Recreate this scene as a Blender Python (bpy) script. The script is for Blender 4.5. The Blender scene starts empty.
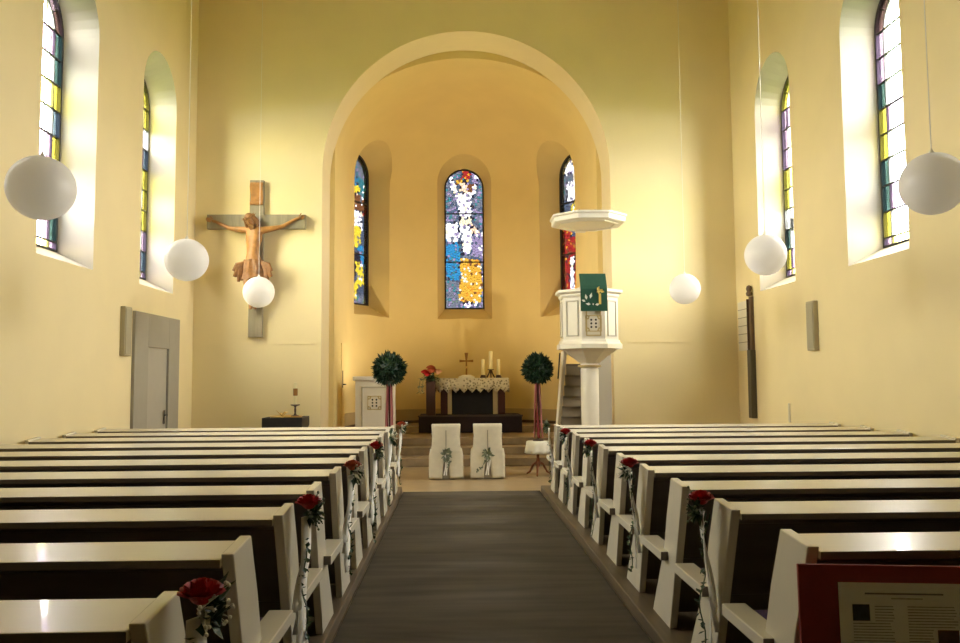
import bpy, bmesh, math, random
from mathutils import Vector, Matrix, Euler
random.seed(7)
sc = bpy.context.scene
C = sc.collection
PI = math.pi
R = math.radians

# ------------------------------------------------------------------ camera
cam_d = bpy.data.cameras.new('camera'); cam = bpy.data.objects.new('camera', cam_d); C.objects.link(cam)
cam_d.sensor_width = 36.0; cam_d.lens = 30.0; cam_d.clip_start = 0.05; cam_d.clip_end = 400
cam.location = (-0.23, 0.0, 1.77)
cam.rotation_euler = (Matrix.Rotation(R(-1.72), 3, 'Z') @ Matrix.Rotation(R(94.04), 3, 'X') @ Matrix.Rotation(R(-0.37), 3, 'Z')).to_euler()
sc.camera = cam

# ------------------------------------------------------------------ daylight (overcast sky) and exposure
SKY = 60.0
world = bpy.data.worlds.new('world'); sc.world = world; world.use_nodes = True
bg = world.node_tree.nodes['Background']
bg.inputs['Color'].default_value = (0.96, 0.97, 1.0, 1); bg.inputs['Strength'].default_value = SKY
sc.view_settings.view_transform = 'Standard'; sc.view_settings.look = 'None'
sc.view_settings.gamma = 1.0; sc.view_settings.use_curve_mapping = False
sc.view_settings.exposure = 0.92
cy = sc.cycles
cy.max_bounces = 12; cy.diffuse_bounces = 7; cy.glossy_bounces = 4; cy.transmission_bounces = 6
cy.transparent_max_bounces = 24; cy.caustics_reflective = False; cy.caustics_refractive = False
cy.sample_clamp_indirect = 8.0

def portal(loc, direction, w, h):
    """daylight portal: tells the renderer where the sky enters"""
    l = bpy.data.lights.new('window_portal', 'AREA'); l.shape = 'RECTANGLE'; l.size = w; l.size_y = h
    l.cycles.is_portal = True
    o = bpy.data.objects.new('window_portal', l); C.objects.link(o); o.location = loc
    o.rotation_euler = Vector(direction).to_track_quat('-Z', 'Y').to_euler()

# ------------------------------------------------------------------ materials
MATS = {}
def mat(name, col, rough=0.6, spec=0.5, metal=0.0, noise=0.0, scale=6.0, bump=0.0, bscale=40.0, col2=None, stretch=None, coat=0.0, detail=4.0):
    if name in MATS: return MATS[name]
    m = bpy.data.materials.new(name); m.use_nodes = True
    nt = m.node_tree; N = nt.nodes; L = nt.links; b = N['Principled BSDF']
    b.inputs['Base Color'].default_value = (*col, 1); b.inputs['Roughness'].default_value = rough
    b.inputs['Specular IOR Level'].default_value = spec; b.inputs['Metallic'].default_value = metal
    b.inputs['Coat Weight'].default_value = coat
    if noise > 0 or bump > 0:
        tc = N.new('ShaderNodeTexCoord'); mp = N.new('ShaderNodeMapping'); L.new(tc.outputs['Object'], mp.inputs['Vector'])
        if stretch: mp.inputs['Scale'].default_value = stretch
    if noise > 0:
        n = N.new('ShaderNodeTexNoise'); n.inputs['Scale'].default_value = scale; n.inputs['Detail'].default_value = detail
        L.new(mp.outputs['Vector'], n.inputs['Vector'])
        r = N.new('ShaderNodeValToRGB'); L.new(n.outputs['Fac'], r.inputs['Fac'])
        c2 = col2 if col2 else tuple(c * (1 - noise) for c in col)
        r.color_ramp.elements[0].color = (*c2, 1); r.color_ramp.elements[0].position = 0.3
        r.color_ramp.elements[1].color = (*col, 1); r.color_ramp.elements[1].position = 0.7
        L.new(r.outputs['Color'], b.inputs['Base Color'])
    if bump > 0:
        n2 = N.new('ShaderNodeTexNoise'); n2.inputs['Scale'].default_value = bscale; n2.inputs['Detail'].default_value = 3
        L.new(mp.outputs['Vector'], n2.inputs['Vector'])
        bp = N.new('ShaderNodeBump'); bp.inputs['Strength'].default_value = bump; bp.inputs['Distance'].default_value = 0.01
        L.new(n2.outputs['Fac'], bp.inputs['Height']); L.new(bp.outputs['Normal'], b.inputs['Normal'])
    MATS[name] = m
    return m

def glass(name, col, gloss=0.04):
    if name in MATS: return MATS[name]
    m = bpy.data.materials.new(name); m.use_nodes = True
    nt = m.node_tree; N = nt.nodes; L = nt.links; N.remove(N['Principled BSDF'])
    out = N['Material Output']; t = N.new('ShaderNodeBsdfTransparent'); t.inputs['Color'].default_value = (*[c**.5 for c in col], 1)   # every piece has two faces
    g = N.new('ShaderNodeBsdfGlossy'); g.inputs['Roughness'].default_value = 0.15; g.inputs['Color'].default_value = (.9, .9, .9, 1)
    mx = N.new('ShaderNodeMixShader'); mx.inputs[0].default_value = gloss
    L.new(t.outputs[0], mx.inputs[1]); L.new(g.outputs[0], mx.inputs[2]); L.new(mx.outputs[0], out.inputs['Surface'])
    MATS[name] = m
    return m

M_wall = mat('yellow_plaster', (.86, .74, .44), .85, .2, noise=.05, scale=1.3, bump=.05, bscale=60)
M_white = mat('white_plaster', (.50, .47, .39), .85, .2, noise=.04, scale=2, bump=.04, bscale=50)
M_apse = mat('ochre_plaster', (.80, .64, .30), .85, .2, noise=.05, scale=1.5, bump=.05, bscale=60)
M_arch = mat('pale_arch_paint', (.82, .71, .46), .85, .2, noise=.04, scale=2)
M_tan = mat('tan_wainscot', (.50, .38, .19), .7, noise=.08)
M_ceil = mat('ceiling_plaster', (.84, .74, .50), .9, .2, noise=.03)
M_back = mat('dark_unseen_timber', (.09, .055, .03), .7, noise=.4, scale=3, stretch=(1, 1, .1))
M_floor = mat('polished_stone_floor', (.34, .25, .14), .28, noise=.25, scale=4)
M_step = mat('step_stone', (.30, .22, .13), .35, noise=.3, scale=5)
M_plat = mat('platform_oak', (.15, .11, .065), .5, noise=.4, scale=3, stretch=(6, .6, 6))
M_pew = mat('pew_cream_paint', (.72, .68, .56), .27, noise=.04, scale=4, coat=.15)
M_pewd = mat('pew_back_varnish', (.15, .12, .09), .4, noise=.2, scale=3, stretch=(.5, 4, 4))
M_cush = mat('purple_cushion', (.11, .07, .17), .9, noise=.3, scale=60)
M_iron = mat('window_iron', (.03, .028, .026), .6)
def opal():
    m = bpy.data.materials.new('opal_glass'); m.use_nodes = True; N = m.node_tree.nodes; L = m.node_tree.links
    N.remove(N['Principled BSDF']); d = N.new('ShaderNodeBsdfDiffuse'); t = N.new('ShaderNodeBsdfTranslucent'); g = N.new('ShaderNodeBsdfGlossy')
    for x in (d, t): x.inputs['Color'].default_value = (.95, .94, .92, 1)
    g.inputs['Roughness'].default_value = .25
    a = N.new('ShaderNodeMixShader'); a.inputs[0].default_value = .45; b = N.new('ShaderNodeMixShader'); b.inputs[0].default_value = .04
    L.new(d.outputs[0], a.inputs[1]); L.new(t.outputs[0], a.inputs[2]); L.new(a.outputs[0], b.inputs[1]); L.new(g.outputs[0], b.inputs[2])
    L.new(b.outputs[0], N['Material Output'].inputs['Surface']); return m
M_globe = opal()
M_cord = mat('white_cord', (.8, .77, .66), .6)
M_gold = mat('brass', (.62, .42, .14), .35, metal=.8)

# ------------------------------------------------------------------ mesh helpers
class MB:
    def __init__(s): s.v = []; s.f = []; s.m = []; s.T = None; s.mi = 0
    def add(s, vs, fs):
        o = len(s.v)
        for p in vs:
            p = Vector(p); s.v.append(tuple(s.T @ p) if s.T else tuple(p))
        for f in fs: s.f.append(tuple(o + i for i in f)); s.m.append(s.mi)
        return s
    def box(s, x0, x1, y0, y1, z0, z1):
        return s.add([(x0,y0,z0),(x1,y0,z0),(x1,y1,z0),(x0,y1,z0),(x0,y0,z1),(x1,y0,z1),(x1,y1,z1),(x0,y1,z1)],
                     [(3,2,1,0),(4,5,6,7),(0,1,5,4),(1,2,6,5),(2,3,7,6),(3,0,4,7)])
    def prism(s, poly, a, b, axis='y'):
        n = len(poly)
        def pt(p, t):
            return {'y': (p[0], t, p[1]), 'x': (t, p[0], p[1]), 'z': (p[0], p[1], t)}[axis]
        vs = [pt(p, a) for p in poly] + [pt(p, b) for p in poly]
        fs = [tuple(range(n))[::-1], tuple(range(n, 2*n))] + [(i, (i+1) % n, n+(i+1) % n, n+i) for i in range(n)]
        return s.add(vs, fs)
    def loft(s, rings, cap=True, closed=True):
        n = len(rings[0]); vs = [p for r in rings for p in r]; fs = []
        for k in range(len(rings)-1):
            for i in range(n if closed else n-1):
                j = (i+1) % n
                fs.append((k*n+i, k*n+j, (k+1)*n+j, (k+1)*n+i))
        if cap: fs.append(tuple(range(n))[::-1]); fs.append(tuple((len(rings)-1)*n+i for i in range(n)))
        return s.add(vs, fs)
    def lathe(s, prof, n=24, c=(0,0,0), a0=0.0):
        return s.loft([[(c[0]+r*math.cos(a0+2*PI*i/n), c[1]+r*math.sin(a0+2*PI*i/n), c[2]+z) for i in range(n)] for r, z in prof])
    def tube(s, pts, rad, n=8):
        rings = []
        pts = [Vector(p) for p in pts]
        for k, p in enumerate(pts):
            d = (pts[min(k+1, len(pts)-1)] - pts[max(k-1, 0)]).normalized()
            a = d.orthogonal().normalized() if k == 0 else (a - d*a.dot(d)).normalized()
            b = d.cross(a); r = rad[k] if isinstance(rad, (list, tuple)) else rad
            rings.append([p + a*(r*math.cos(2*PI*i/n)) + b*(r*math.sin(2*PI*i/n)) for i in range(n)])
        return s.loft(rings)
    def sphere(s, c, r, nu=20, nv=12, sc3=(1,1,1)):
        prof = [(max(1e-4, math.sin(PI*k/nv)), -math.cos(PI*k/nv)) for k in range(nv+1)]
        return s.loft([[(c[0]+r*sc3[0]*p*math.cos(2*PI*i/nu), c[1]+r*sc3[1]*p*math.sin(2*PI*i/nu), c[2]+r*sc3[2]*z) for i in range(nu)] for p, z in prof])
    def leaf(s, p, d, up, L, w):
        p = Vector(p); d = Vector(d).normalized(); side = d.cross(Vector(up))
        side = side.normalized() if side.length > 1e-5 else d.orthogonal().normalized(); nrm = side.cross(d)
        return s.add([p, p+d*L*.45+side*w*.5+nrm*L*.06, p+d*L, p+d*L*.45-side*w*.5+nrm*L*.06, p+d*L*.5-nrm*L*.05],
                     [(0,1,4),(1,2,4),(2,3,4),(3,0,4)])
    def mesh(s, name, mats, smooth=False):
        me = bpy.data.meshes.new(name); me.from_pydata(s.v, [], s.f)
        for m in (mats if isinstance(mats, (list, tuple)) else [mats]): me.materials.append(m)
        for p, i in zip(me.polygons, s.m): p.material_index = i
        bm = bmesh.new(); bm.from_mesh(me); bmesh.ops.recalc_face_normals(bm, faces=bm.faces); bm.to_mesh(me); bm.free()
        if smooth is True: me.shade_smooth()
        elif smooth: me.set_sharp_from_angle(angle=R(smooth))
        me.update()
        return me
    def build(s, name, mats, parent=None, smooth=False, bevel=0, loc=None):
        o = bpy.data.objects.new(name, s.mesh(name, mats, smooth)); C.objects.link(o); o.parent = parent
        if loc: o.location = loc
        if bevel:
            b = o.modifiers.new('bevel', 'BEVEL'); b.width = bevel; b.segments = 2; b.limit_method = 'ANGLE'; b.angle_limit = R(35)
        return o

def tag(o, label=None, cat=None, group=None, kind=None):
    if label: o['label'] = label
    if cat: o['category'] = cat
    if group: o['group'] = group
    if kind: o['kind'] = kind
    return o
def thing(name, label, cat, loc=(0,0,0), rz=0.0, group=None):
    o = bpy.data.objects.new(name, None); C.objects.link(o); o.location = loc; o.rotation_euler = (0, 0, rz)
    o.empty_display_size = .1
    return tag(o, label, cat, group)
def struct(o): o['kind'] = 'structure'; return o
def copy_tree(o, parent=None):
    c = o.copy(); C.objects.link(c); c.parent = parent
    for ch in o.children: copy_tree(ch, c)
    return c
def boolean_cut(o, cutters):
    for k in cutters:
        m = o.modifiers.new('cut', 'BOOLEAN'); m.operation = 'DIFFERENCE'; m.object = k; m.solver = 'EXACT'
    bpy.context.view_layer.update()
    me = bpy.data.meshes.new_from_object(o.evaluated_get(bpy.context.evaluated_depsgraph_get()))
    o.modifiers.clear(); o.data = me
    for k in cutters: bpy.data.objects.remove(k)

def arch(w, z0, ztop, n=18):
    """outline of a round-headed window: half width w, sill z0, apex ztop"""
    zs = ztop - w
    return [(-w, z0), (w, z0)] + [(w*math.cos(PI*i/n), zs + w*math.sin(PI*i/n)) for i in range(n+1)]

# ================================================================== THE SETTING
WX = 5.3; YB = -3.5; YF = 15.55; HC = 10.2; TH = 0.62; REC = 0.42
GW, GZ0, GZ1 = 0.60, 3.53, 7.18           # side window glass: half width, sill, apex
OW, OZ0, OZ1 = 0.76, 3.31, 7.40            # opening on the wall face
LWY = (13.66, 10.50); RWY = (13.55, 10.27)
BWY, BW, BZ0, BZ1 = 7.3, .60, 3.5, 7.3        # unseen window added on either side to light the near pews

struct(MB().box(-6.2, 6.2, YB-.5, 22, -.3, 0).build('floor', M_floor))
struct(MB().box(-60, 60, -60, 60, -.6, -.5).build('ground', mat('outside_lawn', (.12, .16, .06), .9, noise=.3)))
struct(MB().box(-6.2, 6.2, YB-.5, YF+1.5, HC, HC+.3).build('ceiling', M_ceil))
struct(MB().box(-6.2, 6.2, YB-.5, YB, 0, HC).build('wall_back', M_back))  # unseen wall, coloured dark so little light reaches the pew backs

def side_wall(sgn, ys, name):
    x0, x1 = (WX, WX+TH) if sgn > 0 else (-WX-TH, -WX)
    w = MB().box(x0, x1, YB, YF+.9, 0, HC).build(name, [M_wall, M_white])
    cuts = []
    for y in ys:
        o_, g_ = arch(OW, OZ0, OZ1), arch(GW, GZ0, GZ1)
        ring = lambda pl, x: [(sgn*x, y+p[0], p[1]) for p in pl]
        e = 1.06   # start a little inside the room so that the face is cut cleanly
        dx = .05
        oe = [(p[0] + (p[0]-q[0])*dx/REC, p[1] + (p[1]-q[1])*dx/REC) for p, q in zip(o_, g_)]
        b = MB().loft([ring(oe, WX-dx), ring(g_, WX+REC), ring(g_, WX+TH+.1)])
        cuts.append(b.build('cutter', M_white))
    b = MB().prism(arch(BW, BZ0, BZ1), WX-.05, WX+TH+.1, 'x') if sgn > 0 else MB().prism(arch(BW, BZ0, BZ1), -WX-TH-.1, -WX+.05, 'x')
    b.v = [(v[0], v[1]+BWY, v[2]) for v in b.v]; cuts.append(b.build('cutter', M_white))
    boolean_cut(w, cuts)
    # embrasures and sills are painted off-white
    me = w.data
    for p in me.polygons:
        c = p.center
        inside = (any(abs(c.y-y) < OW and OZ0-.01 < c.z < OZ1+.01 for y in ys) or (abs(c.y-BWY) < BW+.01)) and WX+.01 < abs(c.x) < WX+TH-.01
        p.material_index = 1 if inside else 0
    return struct(w)
side_wall(-1, LWY, 'wall_left'); side_wall(1, RWY, 'wall_right')

# chancel arch wall
AR, ASP = 2.84, 5.85
w = MB().box(-WX, WX, YF, YF+.95, 0, HC).build('wall_front', [M_wall, M_arch])
pl = [(-AR, -.2), (AR, -.2)] + [(AR*math.cos(PI*i/48), ASP+AR*math.sin(PI*i/48)) for i in range(49)]
cut = MB().prism(pl, YF-.1, YF+1.1).build('cutter', M_white)
boolean_cut(w, [cut])
for p in w.data.polygons:
    c = p.center
    p.material_index = 1 if (YF+.01 < c.y < YF+.94 and c.z < 8.9 and abs(c.x) < 3) else 0
w.data.set_sharp_from_angle(angle=R(20)); struct(w)
# shallow dado line on both sides of the arch
for i, (a, b) in enumerate(((-5.3, -2.95), (2.95, 5.3))):
    struct(MB().box(a, b, YF-.012, YF+.01, 2.44, 2.47).build('trim_%d' % (i+1), M_wall))

# choir bay and apse (one shell with a half dome)
PR, PSP, PY, PS = 2.74, 6.55, 18.1, .62
def apse_pts(rad, outer=False):
    us = [(-1, YF+.95), (-1, 17.3)] + [(None, -90+180*i/40) for i in range(41)] + [(1, 17.3), (1, YF+.95)]
    vs = [('z', z) for z in (-.2, 2, 4, PSP)] + [('t', 90*i/16) for i in range(1, 17)]
    grid = []
    for k, t in vs:
        row = []
        ct, st = (1, 0) if k == 'z' else (math.cos(R(t)), math.sin(R(t)))
        z = t if k == 'z' else PSP + rad*st*.72
        if outer: z = (t if t < 5 else 8.6) if k == 'z' else 8.6+1.0*st
        if k == 't' and t == 90: ct = 1e-3
        for sg, a in us:
            if sg is None: row.append((rad*ct*math.sin(R(a)), PY + rad*ct*math.cos(R(a)), z))
            else: row.append((sg*rad*ct, a, z))
        grid.append(row)
    return grid
bmx = MB()
gi, go = apse_pts(PR), apse_pts(PR+PS, True)
nu_, nv_ = len(gi[0]), len(gi)
vs_ = [p for r in gi for p in r] + [p for r in go for p in r]
O_ = nu_*nv_; fs_ = []
for k in range(nv_-1):
    for i in range(nu_-1):
        a = k*nu_+i
        fs_.append((a, a+1, a+nu_+1, a+nu_)); fs_.append((O_+a, O_+a+nu_, O_+a+nu_+1, O_+a+1))
for i in range(nu_-1): fs_.append((i, O_+i, O_+i+1, i+1))                       # bottom
for k in range(nv_-1):                                                           # front edges
    a, b = k*nu_, (k+1)*nu_; fs_.append((a, b, O_+b, O_+a))
    a, b = k*nu_+nu_-1, (k+1)*nu_+nu_-1; fs_.append((b, a, O_+a, O_+b))
t0 = (nv_-1)*nu_                                                                 # crown seam: fold left half on right half
for i in range(nu_//2):
    j = nu_-1-i
    if i+1 <= j-1 and i+1 != j:
        fs_.append((t0+i, t0+i+1, t0+j-1, t0+j)); fs_.append((O_+t0+i+1, O_+t0+i, O_+t0+j, O_+t0+j-1))
fs_.append((t0, t0+nu_-1, O_+t0+nu_-1, O_+t0))
bmx.add(vs_, fs_)
apse = bmx.build('wall_apse', [M_apse])
AG, AZ0, AZ1 = .53, 3.60, 7.40
cuts = []
APHI = (0, -59, 59)
for ph in APHI:
    T = Matrix.Translation((0, PY, 0)) @ Matrix.Rotation(R(-ph), 4, 'Z')
    g_, o_ = arch(AG, AZ0, AZ1), arch(AG+.18, AZ0-.30, AZ1+.18)
    ring = lambda pl, r: [(p[0], r, p[1]) for p in pl]
    b = MB(); b.T = T
    b.loft([ring(o_, 1.3), ring(o_, PR-.03), ring(g_, PR+.42), ring(g_, PR+PS+.3)])
    cuts.append(b.build('cutter', M_apse))
boolean_cut(apse, cuts)
apse.data.set_sharp_from_angle(angle=R(25)); struct(apse)

# apse wainscot and skirting
def apse_band(name, z0, z1, r0, r1, m):
    b = MB(); rings = []
    for i in range(41):
        a = R(-90+180*i/40)
        rings.append([((PR-r)*math.sin(a), PY+(PR-r)*math.cos(a), z) for r, z in ((r0, z0), (r1, z0), (r1, z1), (r0, z1))])
    pre = [[(-(PR-r), y, z) for r, z in ((r0, z0), (r1, z0), (r1, z1), (r0, z1))] for y in (17.95,)]
    post = [[((PR-r), y, z) for r, z in ((r0, z0), (r1, z0), (r1, z1), (r0, z1))] for y in (17.95,)]
    b.loft(pre+rings+post)
    return struct(b.build(name, m, smooth=30))
apse_band('trim_3', .64, .99, -.02, .025, M_tan)
apse_band('baseboard_apse', .64, .71, .0, .05, mat('dark_skirting', (.07, .04, .02), .5))

# steps of the chancel
for i, (y, z) in enumerate(((16.25, .16), (16.98, .32), (17.45, .48), (19.05, .64))):
    hw = 2.84 if y < 16.4 else 2.74
    if y < 19:
        b = MB().box(-2.84, 2.84, y, 16.5, z-.16, z) if y < 16.4 else MB()
        b.box(-2.745, 2.745, max(y, 16.5), 19.06, z-.16, z)
    else:
        pts = [(-2.74*math.sin(R(a)), PY+2.74*math.cos(R(a))) for a in range(-70, 71, 5)]
        pts = [(2.745*math.sin(R(a)), PY+2.745*math.cos(R(a))) for a in range(-70, 71, 5)]
        b = MB().prism([p for p in pts if p[1] > 19.0][::-1] , .48, .64, 'z')
    o = b.build('chancel_step', M_step, bevel=.012)
    struct(o)
# apse floor under the lowest part behind the steps
struct(MB().prism([(2.745*math.sin(R(a)), PY+2.745*math.cos(R(a))) for a in range(-90, 91, 6)][::-1], 0, .32, 'z').build('floor_apse', M_step))
struct(MB().prism([(2.745*math.sin(R(a)), PY+2.745*math.cos(R(a))) for a in range(-90, 91, 6)][::-1], .33, .479, 'z').build('floor_chancel', M_step))

# pew platforms
for s, nm in ((-1, 'platform_left'), (1, 'platform_right')):
    x0, x1 = sorted((s*1.075, s*5.295))
    struct(MB().box(x0, x1, .8 if s < 0 else 1.0, 12.55, 0, .10).build(nm, M_plat, bevel=.008))

# door in the left wall with its grey surround
b = MB()
d0, d1, dz = 12.66, 14.68, 2.86
a0, a1, az = 13.22, 14.16, 2.31
b.box(-WX, -WX+.05, d0, a0, 0, dz).box(-WX, -WX+.05, a1, d1, 0, dz).box(-WX, -WX+.05, a0, a1, az, dz)
M_door = mat('grey_door_paint', (.36, .34, .28), .5, noise=.06)
dr = bpy.data.objects.new('door_1', None); C.objects.link(dr); struct(dr)
b.build('surround', M_door, dr, bevel=.006)
MB().box(-WX-.01, -WX+.012, a0+.005, a1-.005, .01, az-.005).build('door_leaf', mat('grey_door_leaf', (.42, .40, .34), .45, noise=.05), dr)
h = MB(); h.tube([(-WX+.03, 14.02, 1.17), (-WX+.09, 14.02, 1.17), (-WX+.09, 13.90, 1.17)], .011); h.box(-WX+.034, -WX+.042, 13.995, 14.045, 1.02, 1.25)
h.build('door_handle', M_iron, dr)
# small door in the left side of the choir bay
dr = bpy.data.objects.new('door_2', None); C.objects.link(dr); struct(dr)
MB().box(-2.745, -2.715, 17.5, 18.05, .485, 2.55).build('door_leaf', M_apse, dr, bevel=.006)
h = MB(); h.tube([(-2.715, 17.62, 1.65), (-2.66, 17.62, 1.65), (-2.66, 17.74, 1.65)], .014); h.box(-2.716, -2.705, 17.59, 17.65, 1.58, 1.95)
h.build('door_handle', M_iron, dr)

# ================================================================== SIDE WINDOWS
PANE = {
 'w': glass('pane_clear', (.50, .50, .47)), 'y': glass('pane_yellow', (.15, .13, .020)), 'l': glass('pane_lilac', (.11, .078, .12)),
 't': glass('pane_teal', (.014, .028, .028)), 'p': glass('pane_pink', (.035, .020, .022)), 'b': glass('pane_blue', (.030, .042, .058)),
 'c': glass('pane_cream', (.42, .38, .12)),
}
M_lead = mat('lead', (.05, .045, .05), .6, metal=.3)
shape_cache = {}
def window(n, sgn, yc, seed, latch=False, cols=('ttybybtt', 'lwcwlwwl')):
    rnd = random.Random(seed)
    root = bpy.data.objects.new('window_%d' % n, None); C.objects.link(root); struct(root)
    x = sgn*(WX+REC+.03)
    root.location = (x, yc, GZ0); root.rotation_euler = (0, 0, PI/2 if sgn > 0 else -PI/2)
    H = GZ1-GZ0; sp = H-GW; inner = GW-.20
    # frame (flat iron ring)
    def ring(name, po, pi_, m, t=.03):
        key = (name,)
        if key not in shape_cache:
            b = MB(); N = len(po)
            vs = [(p[0], -t, p[1]) for p in po]+[(p[0], -t, p[1]) for p in pi_]+[(p[0], t, p[1]) for p in po]+[(p[0], t, p[1]) for p in pi_]
            fs = []
            for i in range(N):
                j = (i+1) % N
                fs += [(i, j, N+j, N+i), (2*N+j, 2*N+i, 3*N+i, 3*N+j), (N+i, N+j, 3*N+j, 3*N+i), (j, i, 2*N+i, 2*N+j)]
            b.add(vs, fs); shape_cache[key] = b.mesh(name, m)
        o = bpy.data.objects.new(name, shape_cache[key]); C.objects.link(o); o.parent = root
    ring('frame', arch(GW+.005, 0, H), arch(GW-.035, .035, H-.035), M_iron)
    rows = [0, .14] + [.14+(sp-.14)/8*i for i in range(1, 9)]
    def bar(b, nm='glazing_bar'):
        key = tuple(b.v[0])+tuple(b.v[-1])
        if key not in shape_cache: shape_cache[key] = b.mesh(nm, M_iron)
        o = bpy.data.objects.new(nm, shape_cache[key]); C.objects.link(o); o.parent = root
    for xx in (-inner, inner): bar(MB().box(xx-.009, xx+.009, -.015, .015, .02, sp))
    for zz in rows[1:]: bar(MB().box(-GW+.01, GW-.01, -.018, .018, zz-.009, zz+.009))
    bar(MB().tube([(inner*math.cos(PI*i/14), 0, sp+inner*math.sin(PI*i/14)) for i in range(15)], .010, 6))
    for i in range(1, 5):
        a = PI*i/5; ca, sa = math.cos(a), math.sin(a)
        bar(MB().tube([(inner*ca, 0, sp+inner*sa), ((GW-.02)*ca, 0, sp+(GW-.02)*sa)], .009, 5))
    def pane(poly, col):
        key = ('pane', col)+tuple((round(p[0], 3), round(p[1], 3)) for p in poly)
        if key not in shape_cache: shape_cache[key] = MB().prism(poly, -.003, .003).mesh('pane', PANE[col])
        o = bpy.data.objects.new('pane', shape_cache[key]); C.objects.link(o); o.parent = root
    g = .004
    xs = [-GW+.03, -inner, inner, GW-.03]
    edge, mid = cols[0][::-1], cols[1][::-1]          # listed from top to bottom
    for r in range(9):
        z0, z1 = rows[r]+g, rows[r+1]-g
        for k in range(3):
            col = ('c' if k == 1 else 'l') if r == 0 else (mid if k == 1 else edge)[r-1]
            pane([(xs[k]+g, z0), (xs[k+1]-g, z0), (xs[k+1]-g, z1), (xs[k]+g, z1)], col)
    ri = inner-.006
    pane([(ri*math.cos(PI*i/14), sp+g+ri*math.sin(PI*i/14)) for i in range(15)], 'w')
    for q in range(5):
        a0, a1 = PI*q/5+.012, PI*(q+1)/5-.012
        po = [((GW-.03)*math.cos(a0+(a1-a0)*i/6), sp+(GW-.03)*math.sin(a0+(a1-a0)*i/6)) for i in range(7)]
        pi_ = [((inner+.006)*math.cos(a1+(a0-a1)*i/6), sp+(inner+.006)*math.sin(a1+(a0-a1)*i/6)) for i in range(7)]
        pane(po+pi_, 'yyyyy'[q] if latch else ('plplp'[q] if sgn < 0 else 'pplpp'[q]))
    if latch:
        b = MB().box(-.42, .42, -.05, -.02, .98, 1.02); b.box(.36, .43, -.10, -.02, .82, 1.06); b.tube([(.39, -.07, .95), (.39, -.10, .6)], .012)
        b.build('latch', M_iron, root)
    portal((sgn*(WX+TH+.02), yc, (GZ0+GZ1)/2), (-sgn, 0, 0), 2*GW, GZ1-GZ0)
n = 0
for sgn, ys in ((-1, LWY), (1, RWY)):
    for i, y in enumerate(ys):
        n += 1; window(n, sgn, y, n, latch=(i == 0), cols={(-1, 0): ('ywbyyylb', 'cwlcwcwl'), (-1, 1): ('ttybybtt', 'lwcwlwwl'), (1, 0): ('lllyywty', 'lwwcwwwl'), (1, 1): ('lltyytty', 'wwwlwwlw')}[sgn, i])

def added_window(n, sgn):
    root = bpy.data.objects.new('window_%d' % n, None); C.objects.link(root); struct(root)
    root.location = (sgn*(WX+REC), BWY, BZ0); root.rotation_euler = (0, 0, PI/2 if sgn > 0 else -PI/2)
    H = BZ1-BZ0; sp = H-BW
    b = MB(); po, pi_ = arch(BW, 0, H), arch(BW-.05, .05, H-.05); K_ = len(po)
    b.add([(p[0], y, p[1]) for y in (-.03, .03) for pl_ in (po, pi_) for p in pl_], [f for i in range(K_) for j in [(i+1) % K_] for f in ((i, j, K_+j, K_+i), (2*K_+j, 2*K_+i, 3*K_+i, 3*K_+j), (K_+i, K_+j, 3*K_+j, 3*K_+i), (j, i, 2*K_+i, 2*K_+j))])
    b.build('frame', M_iron, root)
    xs = [-BW+.03, -.25, .25, BW-.03]; zs = [.03]+[.03+(sp-.03)*i/6 for i in range(1, 7)]
    for xx in xs[1:3]: MB().box(xx-.012, xx+.012, -.02, .02, .03, H-.1).build('glazing_bar', M_iron, root)
    for zz in zs[1:]: MB().box(-BW+.02, BW-.02, -.02, .02, zz-.012, zz+.012).build('glazing_bar', M_iron, root)
    cg = glass('pane_plain', (.11, .11, .105))
    for i in range(3):
        for j in range(6): MB().prism([(xs[i]+.005, zs[j]+.005), (xs[i+1]-.005, zs[j]+.005), (xs[i+1]-.005, zs[j+1]-.005), (xs[i]+.005, zs[j+1]-.005)], -.003, .003).build('pane', cg, root)
    r_ = BW-.03; MB().prism([(r_*math.cos(PI*i/20), sp+.01+r_*math.sin(PI*i/20)) for i in range(21)], -.003, .003).build('pane', cg, root)
    portal((sgn*(WX+TH+.02), BWY, (BZ0+BZ1)/2), (-sgn, 0, 0), 2*BW, H)
added_window(8, -1); added_window(12, 1)

# ================================================================== APSE STAINED GLASS
def inpoly(p, poly):
    c = False; j = len(poly)-1
    for i in range(len(poly)):
        if (poly[i][1] > p[1]) != (poly[j][1] > p[1]) and p[0] < (poly[j][0]-poly[i][0])*(p[1]-poly[i][1])/(poly[j][1]-poly[i][1])+poly[i][0]: c = not c
        j = i
    return c
SG = {  # glass colours
 'white': (.80, .78, .80), 'cream': (.62, .54, .36), 'lilac': (.20, .16, .27), 'grey': (.11, .12, .15), 'slate': (.05, .07, .11), 'blue': (.02, .16, .32),
 'teal': (.03, .14, .16), 'gold': (.50, .27, .03), 'yellow': (.62, .46, .03), 'red': (.26, .015, .015), 'brown': (.13, .05, .02), 'skin': (.62, .42, .28), 'green': (.09, .13, .10), 'orange': (.55, .20, .02),
 'dark': (.015, .015, .025),
}
for k, c in SG.items(): glass('stained_'+k, tuple(min(1, x*.024) for x in c), .03)
SGK = list(SG)
def cl(x, y):   # zoom-crop pixels of the middle window -> window metres
    return ((x-124)/130.0, (568-y)/134.0)
def shape(pts): return [cl(*p) for p in pts]
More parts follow.
